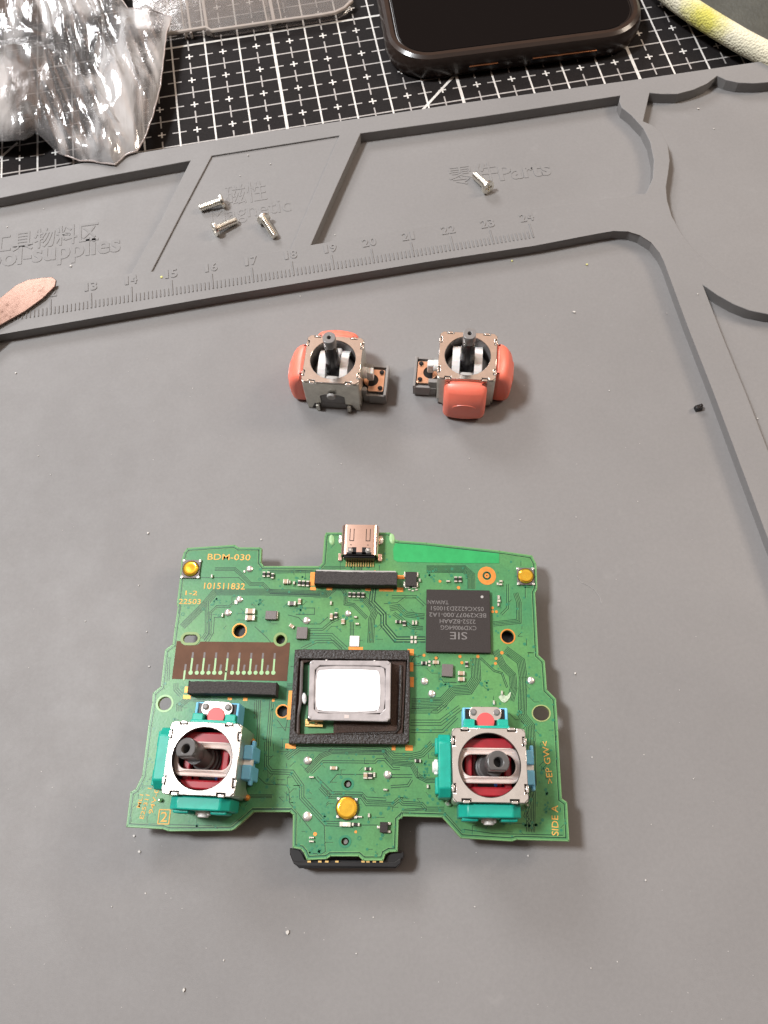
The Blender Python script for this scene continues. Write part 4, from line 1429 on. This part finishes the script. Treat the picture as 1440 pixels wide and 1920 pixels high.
dh = finish(plate([smoothpoly(bq(win, z1), 1)], [smoothpoly(bq(dsh, z1), 1)], z1 - .075, z1 - .022, .008), M['lens'])
link('frame_step', dh, so)
ds_ = finish(plate([smoothpoly(bq(dsh, z1 - .03), 2)], [], z1 - .07, z1 - .03, .006), M['label'])
link('diaphragm', ds_, so)
for x, y in ((585, 1241.5), (728, 1243), (725.5, 1348.5), (581, 1345)):
    c = bp2(x, y, z1)
    MB().lathe([(.028, 0), (.026, .012), (.004, .016)], 12).build('corner_stud', M['lens'], so, (c[0], c[1], z1 - .002))
for x, y in ((612, 1237.8), (702, 1239)):
    c = bp2(x, y, z1)
    MB().box((0, 0, 0), (.03, .02, .012)).build('stud', M['white'], so, (c[0], c[1], z1 + .002))
c = bp2(650, 1343.5, z1)
MB().box((0, 0, 0), (.085, .06, .004)).build('edge_mark', M['milkdim'], so, (c[0], c[1], z1 + .002), (0, 0, YB))
gt = MB()
c = bp2(589, 1360, BT + .08)
gt.box((0, 0, 0), (.34, .06, .03)); gt.box((-.13, .06, .02), (.08, .10, .03)); gt.box((.04, .05, .01), (.05, .08, .03))
gt.build('gold_terminal', M['goldpin'], board, (c[0], c[1], BT + .08), (0, 0, YB), bevel=.008)
c = bp2(571, 1310, BT + .1)
MB().lathe([(.07, 0), (.06, .03), (.02, .05)], 10, 0, Matrix.Diagonal((.7, 1.6, 1, 1))).build('glue_blob', M['milk'], board, (c[0], c[1], BT + .12))

# ---- soldered joysticks
JZ = BT + SH


def jpos(pts):
    p_ = Vector((0, 0, 0))
    for x, y in pts: p_ += W(x, y, JZ)
    p_ /= len(pts)
    return (p_.x - RP.x, p_.y - RP.y, BT)


joystick('joystick_module', board, jpos([(316, 1353), (457, 1362), (441, 1494), (301, 1482)]), YB - R(.8), 'board',
         {'L': 'teal', 'B': 'teal'}, {'T': 'board', 'R': 'clip'}, (R(-15), R(-8)))
joystick('joystick_module', board, jpos([(848, 1365), (985, 1371), (991, 1501), (848, 1503)]), YB + R(.8), 'board',
         {'L': 'teal', 'B': 'teal'}, {'T': 'board', 'R': 'clip'}, (R(8), R(-1)))

# ---- things on the underside
hz = .50
tabp = [(543, 1590), (561, 1593), (566, 1600), (572, 1612), (722, 1613), (726, 1604), (733, 1599), (757, 1597), (757, 1606), (750, 1620), (742, 1628), (560, 1628), (549, 1617), (543, 1602)]
hs = finish(plate([bq(tabp, hz)], [], .03, hz - .02, .015), M['blackplas'])
ho_ = link('plug_housing', hs, board)
lp = finish(plate([bq([(548, 1614), (562, 1616), (740, 1616), (752, 1608), (751, 1618), (743, 1626), (560, 1624), (551, 1620)], hz + .03)], [], hz - .02, hz + .03, .01), M['blackplas'])
link('housing_lip', lp, ho_)
for x in (580, 600, 613, 632, 681, 690, 702, 715):
    c = bp2(x, 1615.5, hz)
    MB().box((0, 0, 0), (.06, .03, .03)).build('brass_contact', M['goldpin'], board, (c[0], c[1], hz + .02), (0, 0, YB))
for x, y, w, h in ((449, 1182, 60, 50), (526, 1199, 40, 30), (529, 1333, 60, 50), (952, 1193, 50, 44), (650, 1524, 120, 130), (660, 1300, 200, 120),
                   (400, 1110, 70, 60), (920, 1120, 90, 60), (375, 1440, 90, 90), (920, 1440, 90, 90)):  # unseen blocks added under the board for shadow and dark holes
    a, b = dims(x, y, w, h, .3)
    c = bp2(x, y, .3)
    top = .44 if (x, y) in ((449, 1182), (526, 1199), (529, 1333)) else .34
    MB().box((c[0], c[1], top / 2 + .015), (a, b, top - .02), YB).build('unseen_shade_block', M['blackplas'], board, bevel=.02)


# ---------------------------------------------------------------- screws
def screw_mesh():
    mb = MB()
    prof = [(.06, 0), (.08, .012)]
    z = .02
    while z < .50:
        prof += [(.080, z), (.094, z + .018), (.094, z + .030), (.080, z + .048)]
        z += .052
    prof += [(.082, .52), (.085, .56)]
    mb.lathe(prof, 18)
    return mb.data('threaded_shank', M['nickel'])


def head_mesh():
    mb = MB()
    cross = [(.022, .10), (-.022, .10), (-.022, .022), (-.10, .022), (-.10, -.022), (-.022, -.022), (-.022, -.10), (.022, -.10), (.022, -.022),
             (.10, -.022), (.10, .022), (.022, .022)]
    mb.mesh(plate([circ(0, 0, .175, 28)], [cross], .60, .655, .014))
    mb.lathe([(.07, .55), (.175, .585), (.175, .62), (.02, .61)], 28)
    return mb.data('screw_head', M['nickel'])


sh_m, hd_m = screw_mesh(), head_mesh()
rc = MB().cyl((0, 0, .598), .12, .006, 12)  # black disc paints the shade inside the cross slot
rc_m = rc.data('recess_shade', M['blackplas'])


def screw(tip, head, z, label, tilt_up=0):
    a, b = W(*tip, z + .09), W(*head, z + .09)
    d = (b - a)
    d.z = 0
    d.normalize()
    root = empty('screw', (a.x, a.y, z))
    root['label'] = label; root['category'] = 'screw'; root['group'] = 'small steel screws in the mat trays'
    q = (d + Vector((0, 0, tilt_up))).normalized().to_track_quat('Z', 'Y').to_euler()
    for nm, me in (('shank', sh_m), ('head', hd_m)):
        o_ = link(nm, me, root, (0, 0, .095), q)
        if nm == 'head': link('recess_shade', rc_m, o_)
    root.rotation_euler = (0, 0, 0)
    return root


TZ = RZ - .045
screw((374, 391), (419, 380), TZ, 'small steel screw lying flat, farthest left in the shallow tray, head to the right', .10)
screw((444, 413), (409, 431), TZ, 'small steel screw with its cross head turned to the lower left, above the ruler', .10)
screw((516, 444), (491, 408), TZ, 'small steel screw pointing down right, rightmost of three in the shallow tray', .10)
screw((889, 328), (911, 352), 0, 'lone steel screw lying on the characters beside the moulded word parts', .12)


# ---------------------------------------------------------------- phone in its smoky case
def phone():
    ang = R(1.5)
    ctr = Vector((5.0, 20.05 + 7.7, ZM))
    root = empty('phone_in_case', ctr, ang)
    tag(root, 'black phone lying face up in a smoky brown translucent case', 'phone')
    w, h, r = 7.35, 15.3, 1.25
    y0 = 0

    def rr(k): return rrect(0, y0, w - 2 * k, h - 2 * k, r - k, 10)
    levels = [(.22, 0), (.06, .08), (0, .25), (.0, .48), (.06, .66), (.15, .72)]
    mb = MB()
    n = len(rr(0))
    for k, z in levels: mb.v += [(p_[0], p_[1], z) for p_ in rr(k)]
    inner = [(.26, .72), (.31, .66)]
    for k, z in inner: mb.v += [(p_[0], p_[1], z) for p_ in rr(k)]
    tot = len(levels) + len(inner)
    for j in range(tot - 1):
        for i in range(n):
            mb.f.append([j * n + i, j * n + (i + 1) % n, (j + 1) * n + (i + 1) % n, (j + 1) * n + i]); mb.m.append(0)
    mb.f.append(list(range(n))[::-1]); mb.m.append(0)
    mb.build('case', M['case'], root)
    bz = finish(plate([rr(.30)], [], .2, .655, .03), M['bezel'])
    o = link('phone_body', bz, root)
    scn = finish(plate([rr(.36)], [], .645, .668, .006), M['glass'])
    link('screen', scn, o)
    for x, l in ((-1.75, .75), (.75, 1.5), (-.25, .5)):
        pass
    for x, l in ((-1.05, .85), (1.25, 1.9)):
        MB().box((x, -h / 2 + .012, .26), (l, .06, .13)).build('port_opening', M['blackplas'], root, bevel=.02)
        MB().box((x, -h / 2 + .0, .34), (l * .96, .065, .035)).build('painted_glint', M['portglint'], root, bevel=.01)  # orange strip painted as a glint of light in the port


phone()


# ---------------------------------------------------------------- clear compartment box
def clearbox():
    zf = ZM + .05
    zt = ZM + 1.3
    root = empty('clear_plastic_box', (*W2(470, 30, ZM), ZM + .005))
    tag(root, 'clear plastic compartment box with thin dividers lying between the bag and the phone', 'plastic box')
    ro = root.location

    def lp(x, y, z): p_ = W(x, y, z); return (p_.x - ro.x, p_.y - ro.y)
    # outline traced on the top rim
    fr = [(255, 72), (300, 64), (386, 50), (396, 56), (520, 38), (600, 27), (628, 22), (645, 14), (660, 0)]
    ztop = .08
    top = [lp(x, y, ztop) for x, y in fr]
    d = Vector((-math.sin(GA + R(1)), math.cos(GA + R(1))))
    back = [tuple(Vector(top[-1]) + d * 7), tuple(Vector(top[0]) + d * 7)]
    poly = top + back
    h0 = .0
    H = ztop - (ZM + .005)
    me = finish(plate([poly], [], H - .05, H, .0), M['clear'])
    link('lid', me, root)
    # rim bead and walls
    rb = MB().tube([(x, y, H - .03) for x, y in top], .055, 8)
    rb.build('rim_bead', M['clearedge'], root)
    wl = MB()
    for i in range(len(top) - 1):
        a, b = Vector(top[i]), Vector(top[i + 1])
        ctr = (a + b) / 2
        wl.box((ctr.x, ctr.y, H / 2), ((b - a).length, .05, H - .1), math.atan2(b.y - a.y, b.x - a.x))
    wl.build('front_wall', M['clear'], root, smooth=False)
    for px, wd in ((357, .07), (388, .09), (500, .05), (513, .10), (527, .04), (345, .03)):
        a = Vector(lp(px, 68 - (px - 300) * .16, ztop))
        q = MB().box((a.x + d.x * 3.4, a.y + d.y * 3.4, H / 2), (wd, 6.8, H - .08), GA + R(1))
        q.build('divider', M['clearedge'], root, bevel=.01, seg=1)


clearbox()


# ---------------------------------------------------------------- crumpled clear bag
def bag():
    out = [(-60, 262), (0, 265), (45, 262), (68, 247), (88, 266), (108, 287), (150, 301), (172, 302), (215, 309), (236, 290), (256, 284), (270, 262),
           (287, 215), (300, 165), (305, 125), (312, 62), (322, 33), (300, 24), (276, 17), (240, 16), (222, -10), (200, -120), (-150, -120), (-250, 60), (-200, 240)]
    root = empty('clear_plastic_bag', (*W2(150, 180, 0), ZM))
    tag(root, 'crumpled clear zip bag with bright glare lying over the cutting mat corner', 'plastic bag')
    ro = root.location
    P = [Vector(W2(x, y, RZ + .06)) - Vector((ro.x, ro.y)) for x, y in out]
    ctr = Vector(W2(120, 110, RZ)) - Vector((ro.x, ro.y))
    # dense fan triangulated as rings from the outline to the centre
    K = 64
    D = []
    per = [0]
    for i in range(len(P)): per.append(per[-1] + (P[(i + 1) % len(P)] - P[i]).length)
    n = 340
    for k in range(n):
        s = per[-1] * k / n
        i = max(j for j in range(len(P)) if per[j] <= s)
        t = (s - per[i]) / (per[i + 1] - per[i])
        D.append(P[i].lerp(P[(i + 1) % len(P)], t))

    def hgt(x, y, e, seed):
        v = Vector((x * .30, y * .26, seed))
        r1 = 1 - abs(noise.noise(v)) * 2.2
        r2 = 1 - abs(noise.noise(Vector((x * .9 + 3, y * .6, seed + 5)))) * 2.4
        # parallel pleats running down the right half
        u = x * math.cos(R(16)) + y * math.sin(R(16))
        pl_ = math.sin(u * 7.5 + 2.2 * noise.noise(Vector((x * .5, y * .3, 9 + seed)))) * .5 + .5
        r3 = 1 - abs(noise.noise(Vector((u * 3.4, y * .35, 2 + seed)))) * 2
        right = max(0, min(1, (x + 2.5) / 3.5))
        body_ = max(0, min(1, (-x + 1.5) / 5)) * max(0, min(1, (y + 3) / 3))
        rise = 1 - math.exp(-e * 2.4)
        return rise * (.22 + .50 * body_ + .34 * max(0, r1) ** 2 * (1 - .3 * right) + .07 * max(0, r2) ** 3 +
                       right * (.12 * pl_ + .15 * max(0, r3) ** 3))
    for nm, seed, sc_h, base in (('front_film', 1.7, 1.0, .56), ('back_film', 8.3, .42, .535)):
        mb = MB()
        for j in range(K + 1):
            f = (j / K) ** 1.0
            for q in D:
                p_ = q.lerp(ctr, f * .995)
                e = f * (q - ctr).length
                z = base + hgt(p_.x, p_.y, e, seed) * sc_h
                if j == 0: z = base
                mb.v.append((p_.x, p_.y, z))
        for j in range(K):
            for i in range(n):
                mb.f.append([j * n + i, j * n + (i + 1) % n, (j + 1) * n + (i + 1) % n, (j + 1) * n + i]); mb.m.append(0)
        mb.build(nm, M['bag'], root)
    seam = MB()
    for j in range(len(D)):
        pass
    sd = [q for q in D[int(n * .10):int(n * .62)]]
    seam_pts = [(q.x, q.y, .56 + .01 * math.sin(k)) for k, q in enumerate(sd)]
    seam.tube(seam_pts, .022, 6)
    seam.build('seam', M['bagedge'], root)
    fold = [(68, 247), (52, 225), (70, 190), (95, 150), (128, 128), (118, 95), (80, 72)]
    fp = [(*(Vector(W2(x, y, 1.0)) - Vector((ro.x, ro.y))), 1.05 if i > 2 else .75 + .1 * i) for i, (x, y) in enumerate(fold)]
    zp = [(288, 28), (291, 60), (295, 105), (291, 150)]


bag()


# ---------------------------------------------------------------- pouch with a pale piping, upper right corner
def pouch():
    zc = .35
    path = [(1225, -40), (1262, -6), (1300, 22), (1345, 50), (1395, 80), (1440, 103), (1500, 135), (1580, 170)]
    root = empty('piped_pouch', (*W2(1400, 20, 0), ZM + .01))
    tag(root, 'dark olive pouch edged with a pale knitted cord, in the far right corner', 'pouch')
    ro = root.location
    P = [W(x, y, zc) - Vector((ro.x, ro.y, ro.z)) for x, y in path]
    pts = []
    for i in range(len(P) - 1):
        for k in range(6): pts.append(P[i].lerp(P[i + 1], k / 6))
    for it in range(4):
        pts = [pts[0]] + [(pts[i - 1] + pts[i] * 2 + pts[i + 1]) / 4 for i in range(1, len(pts) - 1)] + [pts[-1]]
    sp_ = W(1312, 32, zc + .3) - Vector((ro.x, ro.y, ro.z))
    mt = weave_material('knitted_cord', (.70, .66, .50), (tuple(sp_), .95, (.58, .54, .12, 1)))
    MB().tube(pts, .30, 16).build('piping', mt, root)
    # body: swollen panel rising behind the cord
    mb = MB()
    nu, nv = len(pts), 18
    d = Vector((.62, 1, 0)).normalized()
    for j in range(nv + 1):
        t = j / nv
        for i, p_ in enumerate(pts):
            q = p_ + d * (.18 + 9 * t)
            z = .36 + 1.25 * math.sin(min(1, t * 1.6) * math.pi / 2) + .12 * noise.noise(Vector((q.x * .5, q.y * .5, 0)))
            mb.v.append((q.x, q.y, z))
    for j in range(nv):
        for i in range(nu - 1):
            a = j * nu + i
            mb.f.append([a, a + 1, a + nu + 1, a + nu]); mb.m.append(0)
    o = mb.build('body', M['pouch'], root)
    s = o.modifiers.new('thick', 'SOLIDIFY'); s.thickness = .2


pouch()

# ---------------------------------------------------------------- blade tip on the left rim
bl = [(-260, 690), (-120, 610), (0, 558), (30, 534), (52, 524), (80, 520), (98, 519), (105, 525), (103, 536), (80, 559), (45, 584), (0, 609), (-120, 680), (-260, 775)]
br_ = W(40, 560, RZ + .05)
me = plate([[(W2(x, y, RZ + .10)[0] - br_.x, W2(x, y, RZ + .10)[1] - br_.y) for x, y in bl]], [], 0, .05, .012)
finish(me, M['blade'])
t = link('pry_blade', me, None, (br_.x, br_.y, RZ + .045))
tag(t, 'coppery scratched metal blade tip resting on the ruler at the left edge', 'pry tool')

# ---------------------------------------------------------------- crumbs, fragment, hair
fp_ = W(1308, 767, 0)
fr_ = MB()
fr_.box((0, 0, .06), (.17, .12, .12), .2, top=.85); fr_.box((.05, .02, .10), (.07, .07, .07), .4)
t = fr_.build('plastic_fragment', M['blackplas'], None, (fp_.x, fp_.y, .005), bevel=.012)
tag(t, 'tiny black plastic fragment lying alone on the grey mat near the right rim', 'fragment')

dz = MB()
rnd = random.Random(3)
SP = [(465, 292, 2.4, .26), (450, 330, 1.5, .26), (133, 500, 3.2, 0), (14, 426, 2, 0), (82, 392, 1.5, 0), (507, 308, 2, .26), (775, 243, 2.5, 0),
      (1309, 205, 3, 0), (1338, 242, 2, 0), (960, 490, 3, 0), (1100, 497, 3.2, 0), (1076, 586, 3.4, 0), (628, 441, 2, 0), (563, 556, 1.6, 0),
      (1420, 785, 2, 0), (1308, 552, 2, .3), (540, 1748, 4, 0), (345, 1855, 4, 0), (1078, 1263, 3, 0), (278, 1000, 3, 0), (490, 1012, 2, 0),
      (275, 1185, 2, 0), (280, 1250, 2, 0), (260, 1098, 1.6, 0), (252, 1567, 2.5, 0), (262, 1597, 3, 0), (990, 1605, 2.4, 0), (1110, 1420, 1.6, 0),
      (160, 1165, 1.6, 0), (1142, 733, 1.6, 0), (1250, 588, 1.5, 0), (880, 860, 1.4, 0), (975, 975, 1.6, 0), (1080, 970, 1.4, 0), (640, 870, 1.4, 0),
      (72, 855, 1.6, 0), (95, 890, 1.4, 0), (30, 700, 2.2, 0), (1210, 1650, 2, 0), (890, 1700, 1.6, 0), (700, 1720, 1.4, 0), (420, 1800, 1.8, 0),
      (210, 1700, 1.5, 0), (1108, 1815, 1.8, 0), (1300, 1460, 1.5, 0), (668, 1788, 1.8, 0)]
for x, y, r, z in SP:
    p_ = W(x, y, z)
    rr = r / 100
    nn = 7
    pr = [(p_.x + rr * rnd.uniform(.4, 1.1) * math.cos(2 * math.pi * i / nn), p_.y + rr * rnd.uniform(.4, 1.1) * math.sin(2 * math.pi * i / nn)) for i in range(nn)]
    dz.prism(pr, z + .002, z + .004 + rr * .8, 0 if (x, y) not in ((960, 490), (1100, 497)) else 1)
for _ in range(230):
    x, y = rnd.uniform(0, 1440), rnd.uniform(560, 1915)
    if x > 1200 + (y - 480) * .2: continue
    p_ = W(x, y, 0)
    rr = rnd.uniform(.2, .6) / 100 * (1.8 if rnd.random() < .06 else 1)
    dz.box((p_.x, p_.y, rr / 2 + .001), (rr * 2, rr * rnd.uniform(.8, 3), rr), rnd.uniform(0, 3))
d_ = dz.build('crumbs', [M['dust'], M['ydust']], None, smooth=False, kind='stuff')
d_['label'] = 'scattered tiny white crumbs and dust on the grey mat'; d_['category'] = 'crumbs'
p_ = W(303, 520, RZ)
t = MB().lathe([(.035, 0), (.03, .02), (.01, .03)], 10).build('yellow_speck', M['ydust'], None, (p_.x, p_.y, RZ))
tag(t, 'tiny yellow speck on the ruler just left of the number 15', 'speck')
hp = [W(x, y, .012) for x, y in ((1083, 1080), (1090, 1092), (1102, 1097), (1115, 1106), (1124, 1118), (1128, 1131))]
t = MB().tube([(q.x - hp[0].x, q.y - hp[0].y, .004) for q in hp], .003, 5).build('hair', M['greylight'], None, (hp[0].x, hp[0].y, .004))
tag(t, 'short pale curved hair on the mat right of the circuit board', 'hair')
